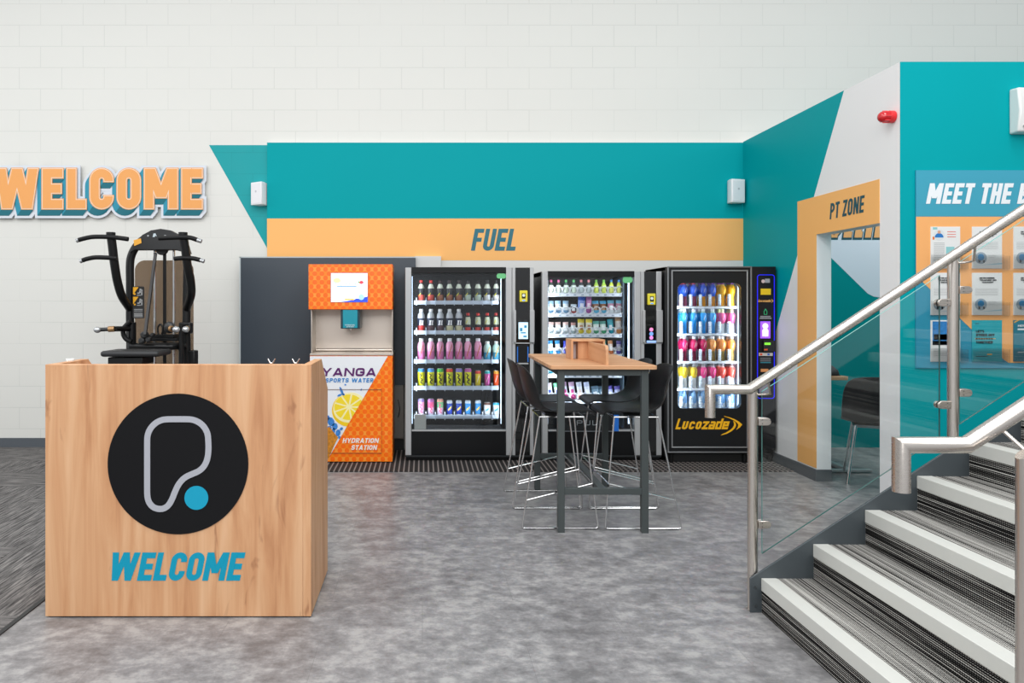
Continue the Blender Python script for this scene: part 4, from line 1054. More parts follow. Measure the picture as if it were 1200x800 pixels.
packs = {
 0: [(('#E0679B',), lambda: smallb('#E0679B', '#3E4A3E', '#D8E0CF', .125), 'small bottle with a pink cap')] * 2 + [(('#58C066',), lambda: smallb('#58C066', '#3B4B48', '#CFE0CC', .125), 'small bottle with a green cap')] * 2 +
    [(('#D87F86',), lambda: smallb('#D87F86', '#30383E', '#B8C6C8', .125), 'small bottle with a dull red cap')] * 2 + [(('#86C84C',), lambda: smallb('#7CC84C', '#A8D43C', '#D8E86A', .125), 'lime small bottle with a green cap')] * 2 + [(('#4B8FD8',), lambda: smallb('#4B8FD8', '#C8DC2C', '#E0E878', .125), 'yellow green small bottle with a blue cap')] * 2,
 1: [(0, ('#9CC4DE', '#D5E6F0', '#6E98B8', '#F2F6F8', .066, .125), 'clear and white snack pouch')] * 3 + [(0, ('#C4D4DC', '#2E4450', '#A83A34', '#E8ECEE', .066, .09), 'short dark and red snack packet')] +
    [(0, ('#2F5FC8', '#7FA0E4', '#C8D8F4', '#E8EEFA', .085, .17), 'tall blue snack bag')] + [(0, ('#B05FA8', '#C87FB8', '#9A4F92', '#F0D8E8', .06, .17), 'tall magenta snack bag')] + [(0, ('#4FB0DC', '#8A5A3C', '#5FBCE0', '#D8B088', .07, .125), 'brown and sky blue snack bar')] * 2 + [(0, ('#6FC0DC', '#C88FA8', '#E0E8EC', '#F4F6F8', .075, .13), 'white pink and blue snack bar')] * 2,
 2: [(0, ('#D8B8B0', '#E4ECEE', '#B8C8CC', '#F6F8F8', .06, .115), 'white snack pouch with a red crimp')] * 3 + [(0, ('#C89A94', '#D8E4E6', '#A8BCC2', '#F0F4F4', .055, .11), 'narrow white snack pouch')] + [(0, ('#E8D83A', '#E8E4C8', '#D8C838', '#B8845C', .075, .145), 'yellow topped snack bag')] * 2 +
    [(0, ('#5AA89C', '#D8ECE4', '#3C9A6A', '#F0F8F4', .066, .125), 'green and white snack pouch')] * 2 + [(0, ('#2FA8B8', '#2FA8B8', '#1F8EA0', '#E0F0F2', .066, .145), 'teal snack bag')] + [(0, ('#E8B88C', '#F4EEE6', '#E09A5A', '#F8F4F0', .07, .165), 'tall white and orange snack bag')],
 3: [(0, ('#3FA0E0', '#E8F0F6', '#3FA0E0', '#F6FAFC', .055, .135), 'light blue snack bar')] * 2 + [(0, ('#2C3FC0', '#4A50D0', '#8088E0', '#C8A0A0', .055, .13), 'royal blue snack bar')] + [(0, ('#3850C8', '#6070D8', '#8088E0', '#E0E0F0', .055, .12), 'blue violet snack bar')] + [(0, ('#C8C03C', '#D8D8B0', '#A8A83C', '#F0F0D8', .06, .14), 'yellow snack packet')] * 2 +
    [(0, ('#C06A9A', '#D8A8C0', '#A8507F', '#F0E0E8', .055, .14), 'pink snack packet')] + [(0, ('#4FA89A', '#C8E0DC', '#3F988A', '#F0F6F4', .055, .135), 'sea green snack packet')] + [(0, ('#E8A06A', '#F4E8DC', '#D8783C', '#F8F2EC', .055, .135), 'orange and white snack bar')] + [(0, ('#5A4FA8', '#C8C8E4', '#6A5FB8', '#ECECF6', .06, .13), 'purple snack packet')],
 4: [(0, ('#5FBCD0', '#B8E0E8', '#3FA0B8', '#E8F4F6', .06, .09), 'low aqua snack packet')] * 2 + [(0, ('#E08AA8', '#F0C8D4', '#5FBCD0', '#F8ECF0', .06, .08), 'low pink and aqua snack packet')] * 2 + [(0, ('#5FBCD0', '#B8E0E8', '#3FA0B8', '#E8F4F6', .06, .09), 'low aqua snack packet')] * 6,
 5: [(0, ('#D8C8D0', '#DCE6F2', '#4F6FC0', '#3A50A8', .06, .16), 'upright white and blue snack pouch')] + [(0, ('#5FD08A', '#DCEAF0', '#58B85A', '#4A58B0', .06, .16), 'upright green topped snack pouch')] + [(0, ('#B89AB8', '#DCE6F2', '#C0307F', '#D84F98', .06, .17), 'upright magenta snack pouch')] * 2 + [(0, ('#C8D0E0', '#E4ECF2', '#D8846A', '#F0E0D8', .06, .17), 'upright white and salmon snack pouch')] + [(0, ('#B8C4E4', '#DCE4F4', '#8FA0C8', '#F0F4FA', .06, .17), 'upright white and lavender snack pouch')] +
    [(0, ('#4A6A80', '#6F92A8', '#A8C8D8', '#E0ECF2', .08, .13), 'wide slate blue snack pouch')] * 2 + [(0, ('#5F58B8', '#B8C4EC', '#8898D8', '#ECF0FA', .065, .13), 'blue violet snack pouch')] * 2}
shelf6 = ['top', 'second', 'third', 'fourth', 'fifth', 'bottom']
for ri in range(6):
    for i, (kk, spec, lab) in enumerate(packs[ri]):
        if ri == 0: pr, u = use(('sb',) + kk, spec); catg = 'bottle'
        else:
            c = spec; pr, u = use(('pk',) + c, lambda c=c: pouch(c[4], c[5], c[0], c[1], c[2], c[3])); catg = 'snack packet'
        o = place(pr, (sx[i], YS + (.03 if ri else .02), sz[ri] + .004), short(lab, f'{side_w(i, 10)}, {shelf6[ri]} shelf of middle vending machine'), catg, f'goods on the {shelf6[ri]} shelf of the middle vending machine', u, random.uniform(-.15, .15))
        if ri: o.rotation_euler = (random.uniform(-.12, -.02), random.uniform(-.08, .08) if ri < 5 else -.14, random.uniform(-.2, .2))

# ---- machine 3: Lucozade -------------------------------------------------
Y3 = 6.87
xl, xr, xc = WX(782, Y3), WX(880.6, Y3), WX(909, Y3); zt = WZ(312, Y3); zb = WZ(530, Y3); D3 = .68
t3 = thing('vending_machine', 'black right vending machine with yellow Lucozade wordmark and glowing window of bottles', 'vending machine', ((xl + xc) / 2, Y3, 0), 'glass fronted vending machines')
wx0, wx1, wz0, wz1 = WX(793.8, Y3), WX(868.7, Y3), WZ(478.7, Y3), WZ(332.2, Y3)
MB().box(xl, Y3 + .06, .05, xl + .03, Y3 + D3, zt - .002).box(xr, Y3 + .06, .05, xc, Y3 + D3, zt - .002).box(xl, Y3 + .06, zt - .04, xc, Y3 + D3, zt - .002).box(xl + .03, Y3 + D3 - .03, .05, xr, Y3 + D3, zt - .04).box(xl + .03, Y3 + .06, .05, xr, Y3 + D3 - .03, wz0 - .08).build('cabinet_body', M('#1A1B1D', .4), t3, bevel=.004)
# door with rounded window: ring of quads between outer rectangle and window outline
def door_ring(y0, y1):
    inner = rrect(wx0, wz0, wx1, wz1, .055, 7)
    cx, cz = (wx0 + wx1) / 2, (wz0 + wz1) / 2
    out = []
    X0, X1, Z0, Z1 = xl + .004, xr - .004, zb, zt - .004
    inner = [(a, b + (.018 * (1 - ((a - cx) / ((wx1 - wx0) / 2)) ** 2) if b > cz else 0)) for a, b in inner]
    for a, b in inner:
        dx, dz = a - cx, b - cz
        k = min((X1 - cx) / abs(dx) if abs(dx) > 1e-6 else 9e9, ((Z1 - cz) if dz > 0 else (cz - Z0)) / abs(dz) if abs(dz) > 1e-6 else 9e9)
        out.append((cx + dx * k, cz + dz * k))
    # force exact corners
    for X, Z in ((X0, Z0), (X1, Z0), (X1, Z1), (X0, Z1)):
        i = min(range(len(out)), key=lambda i: (out[i][0] - X) ** 2 + (out[i][1] - Z) ** 2); out[i] = (X, Z)
    n = len(inner); m = MB()
    vs = [(a, y0, b) for a, b in inner] + [(a, y0, b) for a, b in out] + [(a, y1, b) for a, b in inner] + [(a, y1, b) for a, b in out]
    fs = []
    for i in range(n):
        j = (i + 1) % n
        fs += [(i, j, n + j, n + i), (2 * n + i, 3 * n + i, 3 * n + j, 2 * n + j), (i, 2 * n + i, 2 * n + j, j), (n + i, n + j, 3 * n + j, 3 * n + i)]
    m.add(vs, fs); return m, inner
dm, inner = door_ring(Y3, Y3 + .055)
dr = dm.build('door', M('#17181A', .4, spec=.3), t3, smooth=False)
def frame_line(x0, x1, z0, z1, w, y0, y1):
    return MB().box(x0, y0, z0, x1, y1, z0 + w).box(x0, y0, z1 - w, x1, y1, z1).box(x0, y0, z0 + w, x0 + w, y1, z1 - w).box(x1 - w, y0, z0 + w, x1, y1, z1 - w)
frame_line(xl, xr, zb - .002, zt, .012, Y3 - .012, Y3 + .004).build('door_edge', M('#8A8C8E', .3, .6), dr, bevel=.002)
frame_line(WX(786.6, Y3), WX(876.2, Y3), WZ(524.5, Y3), WZ(316.3, Y3), .012, Y3 - .010, Y3 + .001).build('door_inlay', M('#A2A4A6', .3, .6), dr, bevel=.002)
MB().xz(inner, Y3 + .016, Y3 + .02).build('glass_pane', PANE, t3, smooth=False)
lin_w = M('#E6EFF8', .5)
MB().box(wx0 - .03, Y3 + .5, wz0 - .05, wx1 + .03, Y3 + .51, wz1 + .06).box(wx0 - .035, Y3 + .06, wz0 - .05, wx0 - .03, Y3 + .5, wz1 + .06).box(wx1 + .02, Y3 + .06, wz0 - .05, wx1 + .025, Y3 + .5, wz1 + .06).box(wx0 - .03, Y3 + .06, wz0 - .055, wx1 + .03, Y3 + .5, wz0 - .05).box(wx0 - .03, Y3 + .06, wz1 + .05, wx1 + .03, Y3 + .5, wz1 + .055).build('interior_lining', lin_w, t3)
MB().box(wx1 - .004, Y3 + .062, wz0 + .02, wx1 + .012, Y3 + .075, wz1 - .0).build('light_strip', M('#DDEEFF', .4, ems=1.1), t3)
MB().box(xl + .02, Y3 + .05, .012, xc - .02, Y3 + D3 - .02, zb - .02).build('plinth', M('#0E0E0F', .5), t3)
for (a) in (xl + .05, xr - .05):
    MB().cyl((a, Y3 + .035, 0), (a, Y3 + .035, zb - .02), .018, 12).build('foot', BLACK, t3)
# wordmark
wm = MB(); o = W(791.2, 502.8, Y3 - .001)
hh = 12.6 / 123.7
put_text(wm, 'Lucozade', o, (1, 0, 0), (0, 0, 1), (0, -1, 0), hh, 65 / 123.7, t=.19, gap=.06, shear=.3, depth=.001, off=.0005)
def cres(pa, pb):
    n = len(pa)
    for i in range(n - 1):
        qd = [W(*pa[i], Y3 - .002), W(*pa[i + 1], Y3 - .002), W(*pb[i + 1], Y3 - .002), W(*pb[i], Y3 - .002)]
        wm.add(qd, [(0, 1, 2, 3)])
cv = lambda u, v: (780 + u / 8.89, 470 + v / 8.89)
outer = [(605, 152), (660, 165), (715, 185), (765, 212), (799, 242), (775, 272), (738, 297)]
innr = [(615, 160), (665, 177), (712, 200), (742, 222), (758, 243), (752, 270), (735, 296)]
cres([cv(*q) for q in outer], [cv(*q) for q in innr])
outer = [(712, 205), (730, 225), (735, 250), (722, 280), (690, 310), (640, 338), (575, 356)]
innr = [(704, 210), (712, 228), (712, 250), (697, 278), (668, 302), (628, 326), (590, 342)]
cres([cv(*q) for q in outer], [cv(*q) for q in innr])
wm.build('lucozade_wordmark', M('#F5B70F', .45), t3, smooth=False)
# control column
px0, px1 = WX(882, Y3), WX(908, Y3)
cpn = MB().box(xr + .004, Y3 - .004, zb + .02, xc, Y3 + .06, zt - .002).build('control_column', M('#15161A', .35, spec=.3), t3, bevel=.004)
fx0, fx1, fz0, fz1 = WX(887.3, Y3), WX(907, Y3), WZ(466.5, Y3), WZ(322, Y3)
pts = rrect(fx0, fz0, fx1, fz1, .022, 5)
fr = MB(); LL, QQ = ribbon(pts, True, .006, 0)
for i in range(len(LL)):
    j = (i + 1) % len(LL); fr.add([(p.x, y, p.y) for y in (Y3 - .008, Y3 - .004) for p in (LL[i], LL[j], QQ[j], QQ[i])], [(0, 1, 2, 3), (7, 6, 5, 4), (0, 4, 5, 1), (2, 6, 7, 3)])
fr.build('blue_light_outline', M('#1A1FD8', .4, ems=.9), cpn, smooth=False)
def sq(u0, v0, u1, v1, name, m, y=.006, bev=0):  # crop (870,300) scale 8
    return MB().box(WX(870 + u0 / 8, Y3), Y3 - .004 - y, WZ(300 + v1 / 8, Y3), WX(870 + u1 / 8, Y3), Y3 - .004, WZ(300 + v0 / 8, Y3)).build(name, m, cpn, bevel=bev)
sq(168, 305, 262, 362, 'yellow_notice', M('#EBC51A', .4))
MB().xz(arc(WX(894, Y3), WZ(329.5, Y3), .017, 0, 340, 16), Y3 - .007, Y3 - .004).build('round_notice', M('#D8C0C0', .4), cpn)
sq(210, 212, 255, 250, 'small_print', M('#A0A0A6', .5), .002)
sw_ = MB(); put_text(sw_, 'Lucozade', W(888.3, 353.8, Y3 - .0045), (1, 0, 0), (0, 0, 1), (0, -1, 0), .024, .125, t=.24, gap=.06, shear=.3)
sw_.xz([(WX(903.5, Y3), WZ(350, Y3)), (WX(906.3, Y3), WZ(352.3, Y3)), (WX(903.5, Y3), WZ(355, Y3)), (WX(904.6, Y3), WZ(352.3, Y3))], Y3 - .006, Y3 - .0045)
sw_.build('small_wordmark', M('#E0A860', .4), cpn, smooth=False)
gb = MB(); gx, gz = WX(896.8, Y3), WZ(365.5, Y3)
for a0, b0_, a1, b1_ in ((-.016, -.025, -.011, .01), (.011, -.025, .016, .01), (-.016, -.025, .016, -.02), (-.011, .01, -.005, .02), (.005, .01, .011, .02), (-.006, .018, .006, .03)): gb.box(gx + a0, Y3 - .006, gz + b0_, gx + a1, Y3 - .004, gz + b1_)
gb.build('green_bottle_symbol', M('#2FA870', .4, ems=.2), cpn)
sq(165, 560, 262, 572, 'small_print', M('#8E8E94', .5), .002); sq(160, 577, 270, 588, 'small_print', M('#8E8E94', .5), .002)
scn = sq(165, 612, 258, 770, 'screen', M('#8A4FE8', .3, ems=.9), .004)
rbm = MB(); cx_ = WX(870 + 211 / 8, Y3); rbm.xz(arc(cx_, WZ(300 + 655 / 8, Y3), .028, 0, 340, 14), Y3 - .0095, Y3 - .008).xz([(cx_ - .028, WZ(394, Y3)), (cx_ + .028, WZ(394, Y3)), (cx_ + .03, WZ(387, Y3)), (cx_ + .012, WZ(384, Y3)), (cx_ - .012, WZ(384, Y3)), (cx_ - .03, WZ(387, Y3))], Y3 - .0095, Y3 - .008)
rbm.build('screen_picture', M('#E6DBFA', .3, ems=.6), scn)
def sv(u0, v0, u1, v1, name, m, y=.006):   # crop (820,400) scale 10
    return MB().box(WX(820 + u0 / 10, Y3), Y3 - .004 - y, WZ(400 + v1 / 10, Y3), WX(820 + u1 / 10, Y3), Y3 - .004, WZ(400 + v0 / 10, Y3)).build(name, m, cpn)
sv(735, -12, 865, 118, 'payment_reader', BLACKG, .02); sv(745, 12, 815, 38, 'reader_display', M('#78D838', .3, ems=.8), .022); sv(740, 85, 780, 102, 'orange_key', M('#E0602A', .4), .022)
sv(690, 132, 852, 168, 'slot_label', M('#C8C4C0', .5), .002); sv(700, 138, 730, 162, 'red_mark', M('#D85A40', .5), .003); sv(790, 138, 815, 162, 'blue_mark', M('#3A6AC0', .5), .003)
for k, v in enumerate((190, 207, 224)): sv(705, v, 830, v + 8, 'small_print', M('#76787E', .5), .002)
sv(708, 240, 830, 252, 'teal_print', M('#2C7F92', .5), .002); sv(712, 320, 800, 355, 'orange_label', M('#D8925A', .5), .003)
sv(690, 470, 810, 600, 'return_cup', M('#8C8C98', .35), .02)
# shelves, bottles, dividers
YL = Y3 + .13
lx = [WX(p, YL) for p in (802.4, 813.5, 824.4, 835.4, 846.8, 858)]; pit = (lx[5] - lx[0]) / 5
lz = [WZ(p, YL) for p in (358.5, 390.3, 422.5, 454, 477.5)]
FROST = M('#DCE9F4', .25)
div0 = None
for ri, z in enumerate(lz):
    s = MB().box(wx0 - .02, Y3 + .07, z - .022, wx1 - .01, Y3 + .49, z - .003).build('shelf', M('#E4EDF5', .4), t3, bevel=.003)
    for i in range(7):
        if div0 is None:
            dd = MB(); pr = []
            for k in range(9): pr += [(.012, .0 + k * .0125), (.0185, .006 + k * .0125)]
            pr.append((.006, .115)); dd.lathe(pr, (0, 0, 0), 10)
            div0 = dd.build('divider', FROST, s, angle=80, local=True); c = div0
        else: c = div0.copy(); COL.objects.link(c); c.parent = s
        c.location = (lx[0] - pit / 2 + pit * i - t3.location.x, Y3 + .095 - t3.location.y, z)
def luco(lab, liquid, sleeve, capc='#E8ECEF', h=1.0, mk='#F2EDE6'):
    return bottle('drink_bottle', [(.022 * 1, 0), (.025, .006), (.022, .05), (.020, .095), (.030, .125), (.034, .15), (.033, .178), (.022, .198), (.015, .207), (.014, .212)],
                  [0, 0, 0, 1, 1, 1, 1, 2, 2], [G(liquid, .2), G(lab, .25), G(sleeve, .3)], cap=(.212, .236, .0165, G(capc)),
                  marks=[(-10, .13, 14, .175, .0345, .006, 3)], tmat=G(mk))
def lucoflat(lab, liquid):   # row with the caps above the window top
    return luco(lab, liquid, lab, lab)
def water(): return bottle('drink_bottle', [(.022, 0), (.0255, .006), (.0255, .05), (.0255, .11), (.022, .125), (.013, .15), (.0115, .16)], [0, 1, 0, 0, 0, 0], [G('#8FC0EC', .15), G('#E6F1FA', .2)], cap=(.16, .18, .0135, G('#3C7FD8')), marks=[(-25, .03, 25, .08, .0261, .006, 2)], tmat=G('#3C8FE0'))
lrows = [
 [('la', lambda: luco('#2A5FD8', '#8C3A58', '#2A4FC0', '#D84A58'), 'blue sleeved bottle of maroon drink')] * 2 + [('lb', lambda: luco('#2A5FD8', '#D8901E', '#2A4FC0', '#8A50C0'), 'blue sleeved bottle of amber drink')] * 2 + [('lc', lambda: luco('#F0B21A', '#E8A21C', '#F4C83A', '#8A4FA8', mk='#8A5A20'), 'golden yellow bottle')] * 2,
 [('ld', lambda: luco('#2F9BE0', '#2F93DC', '#A8C8B0'), 'sky blue bottle with a white cap')] * 4 + [('le', lambda: luco('#D8588A', '#D8DCDC', '#C8CC98', '#C8CC98'), 'pink labelled bottle with a pale cap')] * 2,
 [('lf', lambda: luco('#C81E5C', '#7A1E3C', '#B01848'), 'crimson bottle with a white cap')] * 3 + [('lg', lambda: luco('#E8964A', '#8A7438', '#E8A860'), 'peach orange bottle with a white cap')] * 3,
 [('lh', lambda: luco('#D8B81C', '#E0E6E8', '#6A6E70', '#8A8E90', mk='#3A3020'), 'yellow and white bottle with a grey cap')] * 2 + [('li', lambda: luco('#E83A88', '#E8ECF0', '#C8A8B4', '#8A8E90'), 'hot pink bottle with a grey cap')] * 2 + [('lj', lambda: luco('#E8584A', '#E8ECF0', '#D0A8A0', '#8A8E90'), 'coral red bottle with a grey cap')] * 2,
 [('lk', water, 'clear blue water bottle')] * 6]
for ri, row in enumerate(lrows):
    for i, (key, mk, lab) in enumerate(row):
        for dp in (0, 1):
            pr, u = use(key, mk)
            base = short(lab, f'{side_w(i, 6)}, {shelf_word[ri]} shelf of right vending machine')
            if dp: base = short(lab, f'behind {ORD[i]} front bottle, {shelf_word[ri]} shelf of right machine')
            place(pr, (lx[i], YL + .01 + dp * .085, lz[ri] - .002), base, 'bottle', f'bottles on the {shelf_word[ri]} shelf of the Lucozade vending machine', u)
# side lamps of the three machines; top and bottom ones added for even light
for (ya, x0, x1, z0, z1, pw_) in ((Y1, WX(482.5, Y1), WX(590, Y1), .4, 1.8, 5.5), (Y2, WX(642.5, Y2), WX(741, Y2), .5, 1.75, 6), (Y3, wx0, wx1, .55, 1.65, 4.2)):
    zc = (z0 + z1) / 2
    k_ = .5 if ya != Y3 else .8
    led((x0 + .02, ya + .05, zc), (z1 - z0, .02), pw_ * k_, (0, R(90), R(20) + R(180)))
    led((x1 - .02, ya + .05, zc), (z1 - z0, .02), pw_ * k_, (0, R(90), R(-20)))
    if ya != Y3:
        led(((x0 + x1) / 2, ya + .045, z1 + .02), (x1 - x0 - .1, .02), pw_ * (.2 if ya == Y1 else .07), (R(50), 0, 0))
        led(((x0 + x1) / 2, ya + .045, z0 + .06), (x1 - x0 - .1, .02), pw_ * .14, (R(140), 0, 0))

# ================================================================== HYDRATION STATION
YH = 6.9
hx0, hx1 = WX(361.5, YH), WX(460, YH)
hs = thing('water_dispenser', 'orange and white YANGA sports water hydration station with a screen, behind the desk', 'water dispenser', ((hx0 + hx1) / 2, YH, 0))
zt0, zt1 = WZ(416.5, YH), WZ(412.5, YH); hz1, hz0 = WZ(309.5, YH), WZ(362.5, YH)
DH = .5
MB().box(WX(363, YH), YH, .015, hx1, YH + DH, zt0).build('lower_cabinet', DOTS, hs, bevel=.004)
MB().box(hx0 + .03, YH + .03, 0, hx1 - .03, YH + DH - .03, .02).build('plinth', BLACK, hs)
MB().box(hx0, YH, hz0, hx1, YH + DH - .15, hz1).build('head', DOTS, hs, bevel=.003)
MB().box(WX(363, YH), YH - .004, zt0, hx1 + .006, YH + DH, zt0 + .02).box(WX(363, YH), YH + .34, zt0 + .02, hx1, YH + .36, hz0).box(WX(362.5, YH), YH + .10, zt0 + .02, WX(362.5, YH) + .012, YH + .36, hz0).box(hx1 - .012, YH + .10, zt0 + .02, hx1, YH + .36, hz0).build('steel_splashback', STEEL_P, hs, bevel=.003)
MB().tube([(WX(365, YH), YH + .31, zt0 + .035), (hx1 - .02, YH + .31, zt0 + .035)], .014, 12).build('tray_roll', STEEL_P, hs)
n1 = MB().box(WX(399, YH), YH + .02, WZ(385, YH), WX(421.3, YH), YH + .3, hz0 + .01).build('dispenser_housing', M('#123C48', .35), hs, bevel=.004)
MB().box(WX(401.5, YH), YH + .006, WZ(384.5, YH), WX(419, YH), YH + .02, hz0 - .002).build('dispenser_front', M('#1596A8', .3), n1, bevel=.006)
nt_ = MB()
put_text(nt_, 'HYDRATION', W(404.5, 381.4, YH + .005), (1, 0, 0), (0, 0, 1), (0, -1, 0), .011, .09, t=.22, gap=.12); put_text(nt_, 'STATION', W(406, 383.3, YH + .005), (1, 0, 0), (0, 0, 1), (0, -1, 0), .011, .07, t=.22, gap=.12)
nt_.build('dispenser_lettering', M('#CFE8EC', .4), n1, smooth=False)
MB().cyl((WX(410.3, YH), YH + .08, WZ(387, YH)), (WX(410.3, YH), YH + .08, WZ(384.5, YH)), .009, 12).build('spout', CHROME, n1)
def hq(u, v): return (380 + u / 10, 310 + v / 10)
def hb(mb, u0, v0, u1, v1, y=.004):
    a, b = hq(u0, v0); c, d = hq(u1, v1); return mb.box(WX(a, YH), YH - y, WZ(d, YH), WX(c, YH), YH - y + .001, WZ(b, YH))
scr = hb(MB(), 78, 98, 508, 438, .003).build('screen', M('#F4F8FF', .3, ems=.8), hs)
frame_line(WX(387.6, YH), WX(431, YH), WZ(354, YH), WZ(319.6, YH), .004, YH - .004, YH).build('screen_bezel', M('#9A86A8', .4), hs)
def hpoly(pts, y=.0045):
    return MB().xz([(WX(hq(u, v)[0], YH), WZ(hq(u, v)[1], YH)) for u, v in pts], YH - y, YH - y + .0008)
hpoly([(170, 438), (508, 438), (508, 372), (470, 382), (430, 400), (380, 396), (340, 412), (250, 428)]).build('blue_wave', M('#2C50E8', .3, ems=.35), scr)
hpoly([(435 + 34 * math.cos(R(a)), 380 + 34 * math.sin(R(a))) for a in range(0, 360, 20)], .0055).build('pale_badge', M('#A8DCF2', .3, ems=.4), scr)
hpoly([(150 + 45 * math.cos(R(a)), 185 + 30 * math.sin(R(a))) for a in range(0, 360, 24)]).build('lime_picture', M('#DCEBA0', .3, ems=.5), scr)
hpoly([(435 + 26 * math.cos(R(a)), 208 + 20 * math.sin(R(a))) for a in range(0, 360, 24)]).build('red_fruit_picture', M('#E84A5A', .3, ems=.4), scr)
hpoly([(405 + 10 * math.cos(R(a)), 205 + 10 * math.sin(R(a))) for a in range(0, 360, 24)], .005).build('green_fruit_picture', M('#3CA84A', .3, ems=.4), scr)
spl = MB()
for (u0, v0, u1, v1) in ((95, 190, 150, 225), (95, 300, 140, 285), (195, 270, 230, 350), (150, 225, 200, 245), (460, 260, 495, 290), (440, 315, 465, 322), (405, 290, 410, 320)):
    a, b = hq(u0, v0), hq(u1, v1); spl.bar((WX(a[0], YH), YH - .004, WZ(a[1], YH)), (WX(b[0], YH), YH - .004, WZ(b[1], YH)), .001, .004, up=(0, 0, 1))
hb(spl, 150, 248, 380, 260, .0045); spl.build('blue_splash', M('#6E9FE0', .3, ems=.4), scr)
st_ = MB(); put_text(st_, 'HYDRATION STATION', W(402.5, 333.5, YH - .004), (1, 0, 0), (0, 0, 1), (0, -1, 0), .013, .12, t=.2, gap=.12); put_text(st_, 'SPORTS WATER', W(401.5, 340.8, YH - .004), (1, 0, 0), (0, 0, 1), (0, -1, 0), .012, .13, t=.2, gap=.12)
st_.build('screen_lettering', M('#9FC3DC', .3, ems=.4), scr, smooth=False)
hb(MB(), 240, 400, 350, 416, .005).build('orange_button', M('#F0B030', .3, ems=.5), scr)
# printed front of the lower cabinet
def fq(u, v): return (370 + u / 5.333, 400 + v / 5.333)
def fpoly(pts, y): return MB().xz([(WX(fq(u, v)[0], YH), WZ(fq(u, v)[1], YH)) for u, v in pts], YH - y, YH - y + .0008)
fpoly([(-36, 92), (450, 92), (70, 745), (-36, 745)], .002).build('white_print', M('#EDF0F4', .35), hs)
yt_ = MB(); put_text(yt_, 'YANGA', W(376.5, 440.6, YH - .0025), (1, 0, 0), (0, 0, 1), (0, -1, 0), 9.6 / 123.2, 65 / 123.2, t=.24, gap=.16, shear=.12); yt_.build('yanga_lettering', M('#5B1A66', .4), hs, smooth=False)
yt_ = MB(); put_text(yt_, 'SPORTS WATER', W(381.3, 447.9, YH - .0025), (1, 0, 0), (0, 0, 1), (0, -1, 0), 4.9 / 123.2, 56.5 / 123.2, t=.22, gap=.2, shear=.12); yt_.build('sports_water_lettering', M('#2E86CC', .4), hs, smooth=False)
yt_ = MB(); put_text(yt_, 'HYDRATION', W(401.3, 518.8, YH - .0025), (1, 0, 0), (0, 0, 1), (0, -1, 0), 5.6 / 123.2, 43 / 123.2, t=.22, gap=.12, shear=.2); put_text(yt_, 'STATION', W(411.3, 526.9, YH - .0025), (1, 0, 0), (0, 0, 1), (0, -1, 0), 5.6 / 123.2, 31 / 123.2, t=.22, gap=.12, shear=.2)
yt_.build('hydration_station_lettering', M('#F8F0E8', .4), hs, smooth=False)
# lemon slice clipped by the diagonal
def inside(u, v): return (u - 450) * (745 - 92) - (v - 92) * (70 - 450) < 0
def clip(pts):
    def sd(p): return (p[0] - 450) * 653 + (p[1] - 92) * 380
    out = []
    for i in range(len(pts)):
        a, b = pts[i], pts[(i + 1) % len(pts)]; da, db = sd(a), sd(b)
        if da <= 0: out.append(a)
        if da * db < 0: t = da / (da - db); out.append((a[0] + (b[0] - a[0]) * t, a[1] + (b[1] - a[1]) * t))
    return out
def ell(cu, cv_, ru, rv, rot=0, n=36):
    return [(cu + ru * math.cos(R(a)) * math.cos(rot) - rv * math.sin(R(a)) * math.sin(rot), cv_ + ru * math.cos(R(a)) * math.sin(rot) + rv * math.sin(R(a)) * math.cos(rot)) for a in [360 * k / n for k in range(n)]]
fpoly(clip(ell(212, 425, 112, 105, -.4)), .0035).build('lemon_rind', M('#F8CE1E', .4), hs)
fpoly(clip(ell(212, 412, 104, 92, -.4)), .0042).build('lemon_pith', M('#FBF3B8', .4), hs)
sg_ = MB()
for k in range(9):
    a0 = 2 * math.pi * k / 9 + .06; a1 = 2 * math.pi * (k + 1) / 9 - .06
    pts = [(208 + 14 * math.cos((a0 + a1) / 2), 408 + 13 * math.sin((a0 + a1) / 2))] + [(208 + 92 * math.cos(a0 + (a1 - a0) * j / 4), 410 + 80 * math.sin(a0 + (a1 - a0) * j / 4)) for j in range(5)]
    pts = clip(pts)
    if len(pts) > 2: sg_.xz([(WX(fq(u, v)[0], YH), WZ(fq(u, v)[1], YH)) for u, v in pts], YH - .0049, YH - .0043)
sg_.build('lemon_segments', M('#FFDD2E', .4, var=.1, vscale=60), hs)
bs = MB(); random.seed(3)
for (cu, cv_, ru, rv) in [(95, 500, 22, 30), (120, 530, 18, 22), (85, 540, 16, 14), (140, 570, 16, 22), (110, 560, 12, 22), (160, 545, 12, 9), (150, 600, 9, 12), (70, 480, 14, 22), (162, 310, 8, 30), (150, 335, 16, 7), (175, 330, 8, 6), (185, 270, 6, 5), (285, 300, 4, 8)]:
    pts = clip(ell(cu, cv_, ru, rv, random.uniform(-.8, .8), 9))
    if len(pts) > 2: MB().xz([(WX(fq(u, v)[0], YH), WZ(fq(u, v)[1], YH)) for u, v in pts], YH - .0058, YH - .0052).build('water_splash', M('#3C84D0', .35, var=.6, vscale=60), hs)
fpoly(clip([(50, 560), (85, 530), (112, 565), (140, 600), (120, 640), (80, 730), (40, 745)]), .0062).build('orange_fruit_print', M('#D98420', .45, var=.7, vscale=45), hs)
hp_ = MB(); 
for (a, b) in (((20, 300), (412, 300)), ((412, 300), (412, 697)), ((412, 697), (20, 697))):
    a, b = fq(*a), fq(*b); hp_.bar((WX(a[0], YH), YH - .0065, WZ(a[1], YH)), (WX(b[0], YH), YH - .0065, WZ(b[1], YH)), .001, .0045, up=(0, -1, 0) if a[0] == b[0] else (0, 0, 1))
